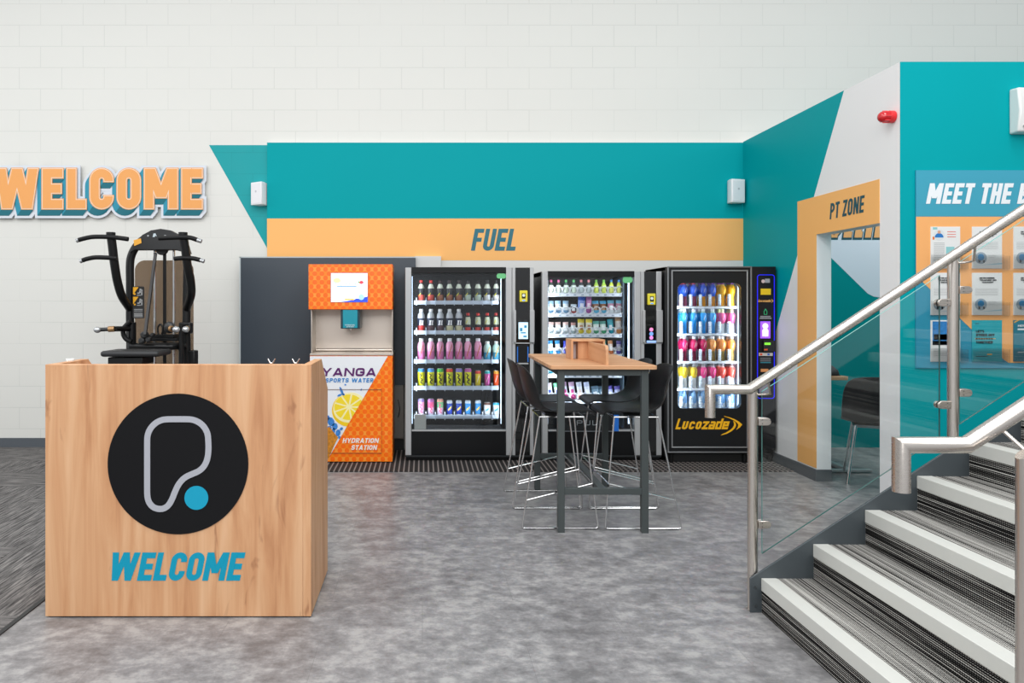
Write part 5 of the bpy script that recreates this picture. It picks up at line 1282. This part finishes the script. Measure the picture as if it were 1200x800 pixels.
hp_.build('access_panel_gap', M('#6A4A38', .5), hs)

# dark panel and low cabinet behind
YPn = 7.50
px0, px1 = WX(282, YPn), WX(487, YPn)
dp = thing('back_panel', 'large dark slate panel standing behind the orange water station', 'panel', ((px0 + px1) / 2, YPn, 0))
MB().box(px0, YPn, WZ(451, YPn), px1, YPn + .03, WZ(302, YPn)).build('board', M('#3B444D', .28, var=.06, vscale=1.5), dp, bevel=.001)
MB().box(px0 - .012, YPn - .002, WZ(451, YPn), px0, YPn + .04, WZ(302, YPn) + .012).box(px0 - .012, YPn - .002, WZ(302, YPn), px1, YPn + .04, WZ(302, YPn) + .012).build('edge_trim', M('#B9C4C6', .4), dp)
lc = thing('low_cabinet', 'pale grey low cupboard under the dark slate panel', 'cupboard', ((px0 + px1) / 2, YPn, 0))
px1 = WX(474, Y1) - .02
MB().box(px0, YPn + .002, .12, px1, YF - .004, WZ(451, YPn) - .002).build('carcass', M('#86837E', .5), lc, bevel=.001)
for k in range(3):
    a = px0 + (px1 - px0) * k / 3
    d = MB().box(a + .003, YPn - .016, .13, a + (px1 - px0) / 3 - .003, YPn + .002, WZ(452.5, YPn)).build('door', M('#8B8883', .5), lc, bevel=.002)
    xx = a + (px1 - px0) / 3 - .06
    hz = .42 + .02
    MB().tube([(xx, YPn - .016, hz - .09), (xx + .012, YPn - .045, hz - .05), (xx + .02, YPn - .05, hz), (xx + .012, YPn - .045, hz + .05), (xx, YPn - .016, hz + .09)], .004, 8).build('door_handle', M('#3C3C3C', .3, .8), d)
MB().box(px0, YPn + .02, 0, px1, YF - .004, .12).build('plinth', M('#2C2E30', .5), lc)
# ================================================================== BAR TABLE
TO = Vector((1.2, 5.33, 0))
tb = thing('bar_table', 'tall rectangular bar table with oak top and grey steel frame', 'table', TO)
HW, HL, ZTOP = .349, .59, 1.107
tp = MB().xy(rrect(TO.x - HW, TO.y - HL, TO.x + HW, TO.y + HL, .03, 5), ZTOP - .025, ZTOP).build('tabletop', WOOD_X, tb, bevel=.003)
lg_ = .045
lx0, lx1, ly0, ly1 = TO.x - .275, TO.x + .275, TO.y - .535, TO.y + .572
for x in (lx0, lx1):
    for y in (ly0, ly1):
        MB().box(x - lg_ / 2, y - lg_ / 2, .004, x + lg_ / 2, y + lg_ / 2, ZTOP - .0255).build('leg', CHAR, tb, bevel=.002)
        MB().box(x - .02, y - .02, 0, x + .02, y + .02, .006).build('foot_pad', M('#A8ABAD', .4), tb)
h_ = lg_ / 2
rl = MB()
for y in (ly0, ly1):
    MB().box(lx0 + h_, y - .02, ZTOP - .068, lx1 - h_, y + .02, ZTOP - .0255).build('top_rail', CHAR, tb, bevel=.002)
    MB().box(lx0 + h_, y - .02, .255, lx1 - h_, y + .02, .297).build('foot_rail', CHAR, tb, bevel=.002)
for x in (lx0, lx1): MB().box(x - .02, ly0 + h_, ZTOP - .068, x + .02, ly1 - h_, ZTOP - .0255).build('top_rail', CHAR, tb, bevel=.002)
MB().box(TO.x - .025, ly0 + .02, .257, TO.x + .025, ly1 - .02, .295).build('foot_rail', CHAR, tb, bevel=.002)
tb.rotation_euler = (0, 0, R(-1.0))
# organiser
og = thing('table_organiser', 'small oak menu caddy with a rounded divider standing on the bar table', 'organiser', (1.2, 5.2, ZTOP))
z0 = ZTOP + .0005; th = .014
cx0, cx1, cy0, cy1, cz = 1.088, 1.335, 5.30, 5.50, 1.252
MB().box(cx0, cy0, z0, cx0 + th, cy1, cz - th).build('side_panel', WOOD_Z, og, bevel=.001)
MB().box(cx1 - th, cy0, z0, cx1, cy1, cz - th).build('side_panel', WOOD_Z, og, bevel=.001)
MB().box(cx0, cy0, cz - th, cx1, cy1, cz).build('top_panel', WOOD_Y, og, bevel=.001)
MB().box(cx0 + .062, cy0 + .03, z0, cx1 - th, cy0 + .042, cz - th).build('front_panel', WOOD_Z, og, bevel=.001)
MB().box(cx0 + .056, cy0 + .03, z0, cx0 + .062, cy1, cz - th).build('partition', WOOD_Z, og)
r_ = .035; zt_ = 1.236
pr = [(4.80, z0), (cy0 + .03, z0), (cy0 + .03, zt_)] + [(4.80 + r_ - r_ * math.sin(R(a)), zt_ - r_ + r_ * math.cos(R(a))) for a in range(0, 91, 15)]
MB().yz(pr, 1.213, 1.233).build('divider', WOOD_Y, og, bevel=.001)
MB().box(cx0 + .02, cy0 + .09, z0, cx0 + .052, cy0 + .1, z0 + .105).build('paper_insert', M('#E4E4EA', .5), og)

# ================================================================== BAR STOOLS
BSH = M('#17181A', .42, spec=.35, bump=.15, bscale=250)
def make_stool():
    root = thing('bar_stool', 'black bar stool', 'bar stool', (0, 0, 0), 'black bar stools around the tall table')
    st = [(.250, -.035, .185, .0, .0), (.245, -.012, .200, .0, .0), (.215, .000, .212, .004, 0), (.14, -.004, .222, .008, 0), (.04, -.014, .228, .014, 0), (-.05, -.018, .232, .026, 0),
          (-.12, -.008, .233, .045, .01), (-.165, .025, .232, .055, .03), (-.192, .075, .228, .045, .05), (-.21, .13, .222, .03, .06), (-.224, .19, .214, .015, .055), (-.236, .245, .2, .005, .045), (-.246, .285, .178, -.006, .03), (-.252, .308, .14, -.012, .02)]
    n = len(st) - 1
    def f(u, v):
        p = u * n; i = min(int(p), n - 1); t = p - i; a, b = st[i], st[i + 1]
        q = [a[k] + (b[k] - a[k]) * t for k in range(5)]
        s = 2 * v - 1; e = abs(s) ** 2.6
        return (q[0] + q[4] * e, q[2] * s, .785 + q[1] + q[3] * e)
    sh = MB().grid(f, 26, 14).build('shell', BSH, root, solid=.009, sub=1, angle=180)
    def side(s):
        A = Vector((-.125, s * .165, .742)); B = Vector((-.257, s * .241, .0065)); C = Vector((.257, s * .241, .0065)); D = Vector((.175, s * .165, .742))
        pts = [D, D + (A - D) * .5, A]
        d1 = (B - A).normalized(); r = .02
        path = [D, A]
        MB().tube([A, B - d1 * r, B + Vector((r * .3, 0, r * .12)), B + Vector((r, 0, 0)), C - Vector((r, 0, 0)), C + Vector((-r * .3, 0, r * .12)), C - (C - D).normalized() * r, D], .0055, 8).build('side_frame', CHROME, root, angle=60)
        MB().tube([A, D], .0055, 8).build('seat_rail', CHROME, root)
        lerp = lambda P, Q, z: P + (Q - P) * ((P.z - z) / (P.z - Q.z))
        MB().tube([lerp(A, B, .19), lerp(D, C, .30)], .005, 8).build('side_brace', CHROME, root)
        for X in (-.2, .2): MB().box(X - .035, s * .241 - .006, 0, X + .035, s * .241 + .006, .006).build('glide', M('#1E1F20', .4), root)
        return lerp(D, C, .30), A, D
    F1, A1, D1 = side(1); F0, A0, D0 = side(-1)
    MB().tube([F0, F1], .0055, 8).build('footrest', CHROME, root)
    for a, b in ((A0, A1), (D0, D1)): MB().tube([a, b], .0055, 8).build('seat_rail', CHROME, root)
    MB().box(-.08, -.12, .742, .1, .12, .764).build('seat_mount', BLACK, root, bevel=.004)
    return root
proto = make_stool(); first = True
for (x, y, a, lab) in ((.925, 5.11, 0, 'black bar stool on the left side of the bar table, nearer the camera'), (.915, 5.612, 1, 'black bar stool on the left side of the bar table, nearer the vending machines'),
                       (1.480, 5.10, 180, 'black bar stool on the right side of the bar table, nearer the camera'), (1.500, 5.612, 179, 'black bar stool on the right side of the bar table, nearer the vending machines')):
    if first: o = proto; first = False
    else:
        o = proto.copy(); COL.objects.link(o)
        for ch in list(proto.children): c = ch.copy(); COL.objects.link(c); c.parent = o
    o.location = (x, y, 0); o.rotation_euler = (0, 0, R(a)); o['label'] = lab

# ================================================================== CHIN-UP / DIP MACHINE
YG = 6.25
gm = thing('exercise_machine', 'black assisted pull up machine with smoked shield behind the reception desk', 'exercise machine', W(175, 500, YG) * 1)
gm.location = (WX(178, YG), YG, 0)
def E(u, v, Y=YG): return W(80 + u / 4.447, 255 + v / 4.447, Y)
MT = M('#131415', .32, spec=.35); MTD = M('#0E0F10', .45, spec=.3)
def zfloor(u, Y): p = E(u, 700, Y); return (p.x, Y, 0)
# arch frame
def sp(pts, n=6):
    out = []
    for i in range(len(pts) - 1):
        p0 = pts[max(i - 1, 0)]; p1 = pts[i]; p2 = pts[i + 1]; p3 = pts[min(i + 2, len(pts) - 1)]
        for k in range(n):
            t = k / n; out.append(tuple(.5 * ((2 * p1[j]) + (-p0[j] + p2[j]) * t + (2 * p0[j] - 5 * p1[j] + 4 * p2[j] - p3[j]) * t * t + (-p0[j] + 3 * p1[j] - 3 * p2[j] + p3[j]) * t ** 3) for j in range(len(p1))))
    out.append(tuple(pts[-1])); return out
ap = sp([(324, 700), (322, 500), (322, 330), (322, 240), (332, 190), (362, 140), (405, 105), (450, 88), (490, 84), (530, 90), (570, 108), (602, 140), (617, 190), (620, 260), (618, 400), (616, 560), (618, 700)], 4)
fp = [(WX(80 + 324 / 4.447, YG), YG, 0.03)] + [tuple(E(u, v)) for u, v in ap] + [(WX(80 + 618 / 4.447, YG), YG, 0.03)]
MB().tube(fp, .034, 14).build('arch_frame', MT, gm, angle=60)
crown = [(330, 185), (352, 135), (395, 92), (440, 68), (490, 60), (540, 68), (585, 92), (625, 140), (640, 190), (600, 178), (560, 170), (360, 170)]
MB().prism([(E(u, v).x, E(u, v).z) for u, v in crown], lambda a, b, d: (a, d, b), YG - .045, YG + .03).build('crown_plate', M('#222324', .4), gm, bevel=.006)
cl = MB()
for u, v in ((427, 97), (515, 97)): p = E(u, v); cl.cyl((p.x, YG - .05, p.z), (p.x, YG - .044, p.z), .008, 12)
cl.build('bolt', M('#B8BCBE', .3, .8), gm)
em = MB(); p = E(461, 95); em.xz([(p.x - .018, p.z - .014), (p.x - .01, p.z + .016), (p.x + .006, p.z + .018), (p.x + .018, p.z - .01), (p.x + .006, p.z - .002), (p.x - .002, p.z - .014)], YG - .048, YG - .045); em.build('emblem', M('#C9D6DC', .3, .5), gm)
st = MB(); a = E(353, 132); b = E(392, 116); st.add([(a.x, YG - .052, a.z + .02), (a.x + .005, YG - .052, a.z - .03), (b.x + .003, YG - .052, b.z - .03), (b.x - .002, YG - .052, b.z + .01)], [(0, 1, 2, 3)]); st.build('yellow_sticker', M('#EBAA3C', .5), gm)
# shield
sp_ = rrect(E(347, 0, YG + .25).x, .35, E(652, 0, YG + .25).x, E(0, 222, YG + .25).z, .09, 8)
MB().xz(sp_, YG + .25, YG + .256).build('rear_shield', SMOKED, gm, smooth=False)
sp2 = rrect(E(300, 0, YG + .02).x + .03, .35, E(352, 0, YG + .02).x, E(0, 560, YG + .02).z, .02, 4)
for u in (437, 538):
    p = E(u, 135); q_ = E(u, 640); MB().cyl((p.x, YG + .06, p.z), (p.x, YG + .06, .3), .011, 12).build('guide_rod', CHROME, gm)
p = E(491, 150); MB().box(p.x - .014, YG + .05, .9, p.x + .014, YG + .056, p.z).build('drive_belt', MTD, gm)
p = E(478, 160); MB().lathe([(.05, 0), (.055, .008), (.05, .016), (.05, .024), (.055, .03), (.05, .036)], (p.x, YG + .03, p.z), 20, axis='y').build('pulley', M('#2A2B2C', .4), gm)
MB().bar(E(455, 185, YG + .0), E(400, 610, YG - .25), .022, .022, up=(0, 1, 0)).build('linkage_arm', M('#2A2A2B', .4), gm)
# weight stack
for k in range(12):
    zc = .32 + k * .055
    c = E(500, 0, YG + .06)
    MB().box(c.x - .16, YG - .02, zc, c.x + .16, YG + .14, zc + .05).build('weight_plate', M('#151617', .4), gm, bevel=.004)
# top of stack with hoses
tpz = E(0, 605).z
for k, (dx, w_, z_) in enumerate(((0, .14, tpz - .05), (0, .11, tpz - .02), (.0, .15, tpz - .09))):
    MB().box(c.x + dx - w_, YG - .02, z_ - .015, c.x + dx + w_, YG + .12, z_ + .015).build('top_plate', MT, gm, bevel=.004)
# two arms
def armp(pts, dY):
    o = sp(pts, 5); n = len(o); return [tuple(E(q[0], q[1], YG + dY(q[2]))) for q in o]
dy = lambda t: -.35 * t
left = [(222, 88, 1.0), (230, 150, .95), (242, 250, .85), (258, 340, .7), (280, 410, .5), (318, 470, .05)]
MB().tube(armp(left, dy), .035, 14).build('upper_arm', MT, gm, angle=60)
right = [(598, 88, 1.0), (608, 150, .95), (622, 250, .85), (638, 330, .7), (640, 400, .5), (618, 470, .05)]
MB().tube(armp(right, dy), .035, 14).build('upper_arm', MT, gm, angle=60)
def handle(pts, tip, t=1.0, name='pull_up_grip'):
    o = sp([(a, b, t) for a, b in pts], 5)
    h = MB().tube([tuple(E(q[0], q[1], YG + dy(t) - .03)) for q in o], .0185, 12).build(name, MTD, gm, angle=60)
    a, b = E(*pts[-1], YG + dy(t) - .03), E(*tip, YG + dy(t) - .03)
    MB().tube([a, b], .0175, 12).build('grip_end', M('#C9CCCE', .25, .8), h)
handle([(312, 112), (255, 104), (200, 100), (130, 100), (85, 108), (55, 116)], (43, 121))
handle([(255, 212), (200, 208), (140, 207), (100, 214), (75, 222)], (62, 228), .88)
handle([(472, 107), (540, 104), (600, 102), (640, 105), (672, 116)], (694, 123))
handle([(552, 214), (600, 210), (650, 212), (688, 221)], (708, 227), .88)
for u in (222, 598): p = E(u, 84, YG - .35); MB().cyl((p.x, p.y, p.z - .02), (p.x, p.y, p.z + .012), .036, 16).build('cap', MTD, gm)
# dip handles
def dip(u0, v0, u1, v1, ut, vt, d=-.35):
    a, b, c_ = E(u0, v0, YG - .02), E(u1, v1, YG + d), E(ut, vt, YG + d - .02)
    h = MB().tube([a, b], .022, 12).build('dip_handle', MTD, gm)
    MB().tube([b, b + (c_ - b) * .35], .024, 12).build('brass_ring', M('#A8845C', .35, .5), h)
    MB().tube([b + (c_ - b) * .3, c_], .016, 12).build('dip_grip', M('#3A3B3C', .3, .6), h)
    MB().ball(tuple(c_), .03, .03, .026).build('grip_end', M('#C9CCCE', .25, .7), h)
dip(330, 578, 240, 579, 152, 584); dip(520, 575, 530, 577, 562, 582, -.4); dip(625, 570, 620, 577, 612, 582, -.3)
MB().tube([tuple(E(u, v, YG - .1)) for u, v in sp([(325, 540), (290, 575), (288, 610), (305, 635), (330, 645)], 5)], .02, 10).build('swivel_arm', MTD, gm)
MB().tube([tuple(E(u, v, YG - .05)) for u, v in ((332, 545), (332, 680))], .034, 14).build('collar', MT, gm)
MB().box(E(578, 0, YG - .08).x, YG - .1, E(0, 605, YG - .08).z, E(640, 0, YG - .08).x, YG - .02, E(0, 545, YG - .08).z).build('pivot_block', MT, gm, bevel=.01)
MB().ball(tuple(E(527, 572, YG - .2)), .045, .03, .05).build('pivot_knob', M('#2C2D2E', .35), gm)
# instruction plaque
Yq = YG - .06
pq = rrect(E(336, 0, Yq).x, E(0, 524, Yq).z, E(395, 0, Yq).x, E(0, 358, Yq).z, .012)
MB().xz(pq, Yq, Yq + .006).build('instruction_plaque', M('#1B1B1C', .4), gm)
ip = MB()
for v in (362, 412):
    a = E(338, v, Yq); b = E(366, v, Yq); c2 = E(338, v + 40, Yq)
    ip.xz([(a.x, a.z), (b.x, a.z), (a.x, c2.z)], Yq - .002, Yq - .0005)
for v in (398, 452): a = E(347, v, Yq); ip.xz(arc(a.x, a.z, .008, 0, 340, 10), Yq - .002, Yq - .0005)
ip.build('yellow_marks', M('#F0AE1E', .5), gm)
ip = MB()
for v in (366, 418):
    for (u0, v0, u1, v1) in ((372, 4, 380, 12), (370, 14, 384, 26), (360, 24, 372, 30), (380, 8, 387, 40), (358, 36, 386, 40)):
        a = E(u0, v + v0, Yq); b = E(u1, v + v1, Yq); ip.box(a.x, Yq - .002, b.z, b.x, Yq - .0005, a.z)
for v in (476, 484, 496, 502, 508, 514): a = E(343, v, Yq); b = E(388, v + 3, Yq); ip.box(a.x, Yq - .002, b.z, b.x, Yq - .0005, a.z)
ip.build('pale_marks', M('#A8AAAA', .5), gm)
# knee pad and lever, cross members, base
kp = MB(); a = E(212, 718, YG - .45); b = E(508, 688, YG - .45)
MB().box(a.x, YG - .62, a.z, b.x, YG - .3, b.z).build('knee_pad', M('#2A2B2D', .5), gm, bevel=.022, bseg=4)
a = E(242, 760, YG - .45); b = E(420, 722, YG - .45)
MB().box(a.x, YG - .58, a.z, b.x, YG - .34, b.z).build('pad_carrier', MT, gm, bevel=.006)
MB().bar((b.x - .1, YG - .45, a.z + .02), (E(500, 0).x, YG, .75), .07, .07).build('pad_lever', MT, gm, bevel=.005)
MB().tube([tuple(E(330, 668, YG - .06)), tuple(E(420, 672, YG - .16)), tuple(E(540, 672, YG - .16)), tuple(E(605, 668, YG - .03))], .028, 12).build('cross_tube', MT, gm, angle=60)
MB().tube([tuple(E(590, 560, YG - .14)), (E(585, 0, YG - .14).x, YG - .14, .08)], .022, 12).build('front_post', MT, gm)
a = E(628, 745, YG); b = E(668, 690, YG)
MB().box(a.x, YG - .04, .9, b.x, YG + .06, b.z).build('cable_housing', MT, gm, bevel=.012)
p = E(485, 575, YG - .1)
MB().tube([tuple(E(u, v, YG - .1)) for u, v in sp([(470, 610), (466, 575), (480, 555), (492, 575), (488, 610)], 5)], .008, 8).build('hose_loop', MTD, gm)
for (u, v, r) in ((398, 610, .03), (418, 635, .022), (385, 640, .026), (440, 610, .016)):
    q_ = E(u, v, YG - .2); MB().lathe([(r * .6, -.03), (r, -.02), (r, .02), (r * .6, .03)], tuple(q_), 14, axis='y').build('linkage_joint', M('#2B2C2D', .35), gm)
bx0, bx1 = E(324, 0).x, E(618, 0).x
MB().box(bx0 - .05, YG - .75, 0, bx0 + .03, YG + .35, .06).build('base_rail', MT, gm, bevel=.006)
MB().box(bx1 - .03, YG - .75, 0, bx1 + .05, YG + .35, .06).build('base_rail', MT, gm, bevel=.006)
MB().box(bx0 + .03, YG + .2, 0, bx1 - .03, YG + .3, .06).build('base_rail', MT, gm, bevel=.006)
MB().box(bx0 + .03, YG - .06, 0, bx1 - .03, YG + .16, .31).build('stack_base', MT, gm, bevel=.006)
MB().box(bx0 + .03, YG - .72, .28, bx1 - .03, YG - .5, .31).box(bx0 + .03, YG - .72, .06, bx0 + .06, YG - .5, .28).box(bx1 - .06, YG - .72, .06, bx1 - .03, YG - .5, .28).build('step', MT, gm, bevel=.005)

# ================================================================== TRAINING ROOM FURNITURE
YT = 6.75
xt0, xt1 = XS + T + .03, WX(994, YT)
rt = thing('desk_table', 'oak topped table inside the training room doorway', 'table', (xt0 + .1, YT, 0))
zt_ = WZ(441, YT)
MB().box(xt0, YT, zt_ - .035, xt1, YT + .62, zt_).build('tabletop', WOOD_X, rt, bevel=.004)
MB().cyl((xt1 - .12, YT + .3, .03), (xt1 - .12, YT + .3, zt_ - .035), .035, 18).build('column', M('#3C4042', .4), rt)
MB().bar((xt1 - .12, YT - .2, .02), (xt1 - .12, YT + .58, .02), .06, .03).bar((xt0 + .03, YT - .24, .022), (xt1 + .06, YT - .24, .022), .05, .025).build('foot', M('#B8BABB', .3, .6), rt, bevel=.004)
jk = MB()
def jf(u, v):
    x = xt0 + .02 + (xt1 - .06 - xt0) * u; y = YT + .05 + .4 * v
    e = min(u, 1 - u, v, 1 - v); return (x, y, zt_ + .004 + .085 * min(1, e / .14) ** .5 + .006 * math.sin(15 * u + 5 * v) * min(1, e * 8))
jk.grid(jf, 24, 18); n0 = len(jk.v)
tag(jk.build('folded_jacket', M('#33373A', .85), None, (xt0 + .2, YT + .2, zt_), solid=.006, angle=180), 'dark grey folded jacket lying on the training room table', 'jacket')
# chair with its back to us
ch = thing('visitor_chair', 'black moulded chair with steel legs inside the training room doorway', 'chair', (0, 0, 0))
cst = [(.22, -.03, .2, 0, 0), (.2, 0, .215, .005, 0), (.1, -.01, .225, .012, 0), (-.04, -.018, .23, .03, 0), (-.13, 0, .235, .05, .02), (-.18, .06, .235, .04, .06), (-.205, .15, .232, .02, .08), (-.225, .25, .225, .0, .07), (-.24, .33, .2, -.015, .05), (-.245, .36, .16, -.02, .04)]
def cf(u, v):
    n = len(cst) - 1; p = u * n; i = min(int(p), n - 1); t = p - i; a, b = cst[i], cst[i + 1]; q = [a[k] + (b[k] - a[k]) * t for k in range(5)]
    s = 2 * v - 1; e = abs(s) ** 2.6; return (q[0] + q[4] * e, q[2] * s, .455 + q[1] + q[3] * e)
MB().grid(cf, 20, 14).build('shell', BSH, ch, solid=.009, sub=1, angle=180)
for sx_, sy_ in ((1, 1), (1, -1), (-1, 1), (-1, -1)):
    MB().tube([(sx_ * .12, sy_ * .14, .435), (sx_ * .2, sy_ * .2, .0)], .011, 10).build('leg', CHROME, ch)
MB().box(-.13, -.15, .42, .13, .15, .44).build('seat_mount', M('#8A8C8E', .3, .8), ch)
ch.location = (WX(1026, 6.2), 6.2, 0); ch.rotation_euler = (0, 0, R(64)); ch.scale = (1.12, 1.12, 1.12)

# ================================================================== LIGHT, CAMERA
def area(loc, sx_, sy_, pw_, rot=(0, 0, 0), col=(1, 1, 1)):
    l = bpy.data.lights.new('ceiling_or_fill_light', 'AREA'); l.shape = 'RECTANGLE'; l.size = sx_; l.size_y = sy_; l.energy = pw_; l.color = col
    o = bpy.data.objects.new('ceiling_or_fill_light', l); COL.objects.link(o); o.location = loc; o.rotation_euler = rot; return o
for x in (-4.5, -.5, 3.5):
    for y in (.5, 4.2):
        area((x, y - 1.5, 6.3), 1.6, 2.4, 74)
area((0, -2.6, 4.5), 9, 3, 225, (R(69), 0, 0))  # added fill behind the camera for even light, not a ceiling panel
area((-6.2, 3.6, 3.6), 2.5, 5, 45, (0, R(-78), 0))  # added fill from the left to brighten the side wall, no real fitting
area((5.2, 6.3, 3.6), 1.2, 1.2, 22)  # unseen lamp added to brighten the training room wall
w = bpy.data.worlds.new('hall'); SC.world = w; w.use_nodes = True
bg = w.node_tree.nodes['Background']; bg.inputs[0].default_value = (.93, .96, 1, 1); bg.inputs[1].default_value = .55
cam = bpy.data.cameras.new('camera'); co = bpy.data.objects.new('camera', cam); COL.objects.link(co)
co.location = (0, 0, EYE); co.rotation_euler = (R(90), 0, 0)
cam.sensor_width = 36; cam.lens = F / 1200 * 36; cam.shift_x = (600 - VX) / 1200; cam.shift_y = -(400 - VY) / 1200; cam.clip_start = .05; cam.clip_end = 100
SC.camera = co
SC.view_settings.view_transform = 'Standard'; SC.view_settings.look = 'None'; SC.view_settings.gamma = 1; SC.view_settings.use_curve_mapping = False
SC.view_settings.exposure = 0.22
SC.cycles.use_denoising = True
SC.cycles.max_bounces = 10; SC.cycles.transparent_max_bounces = 24; SC.cycles.glossy_bounces = 4; SC.cycles.diffuse_bounces = 4
SC.cycles.sample_clamp_indirect = 6; SC.cycles.caustics_reflective = False; SC.cycles.caustics_refractive = False
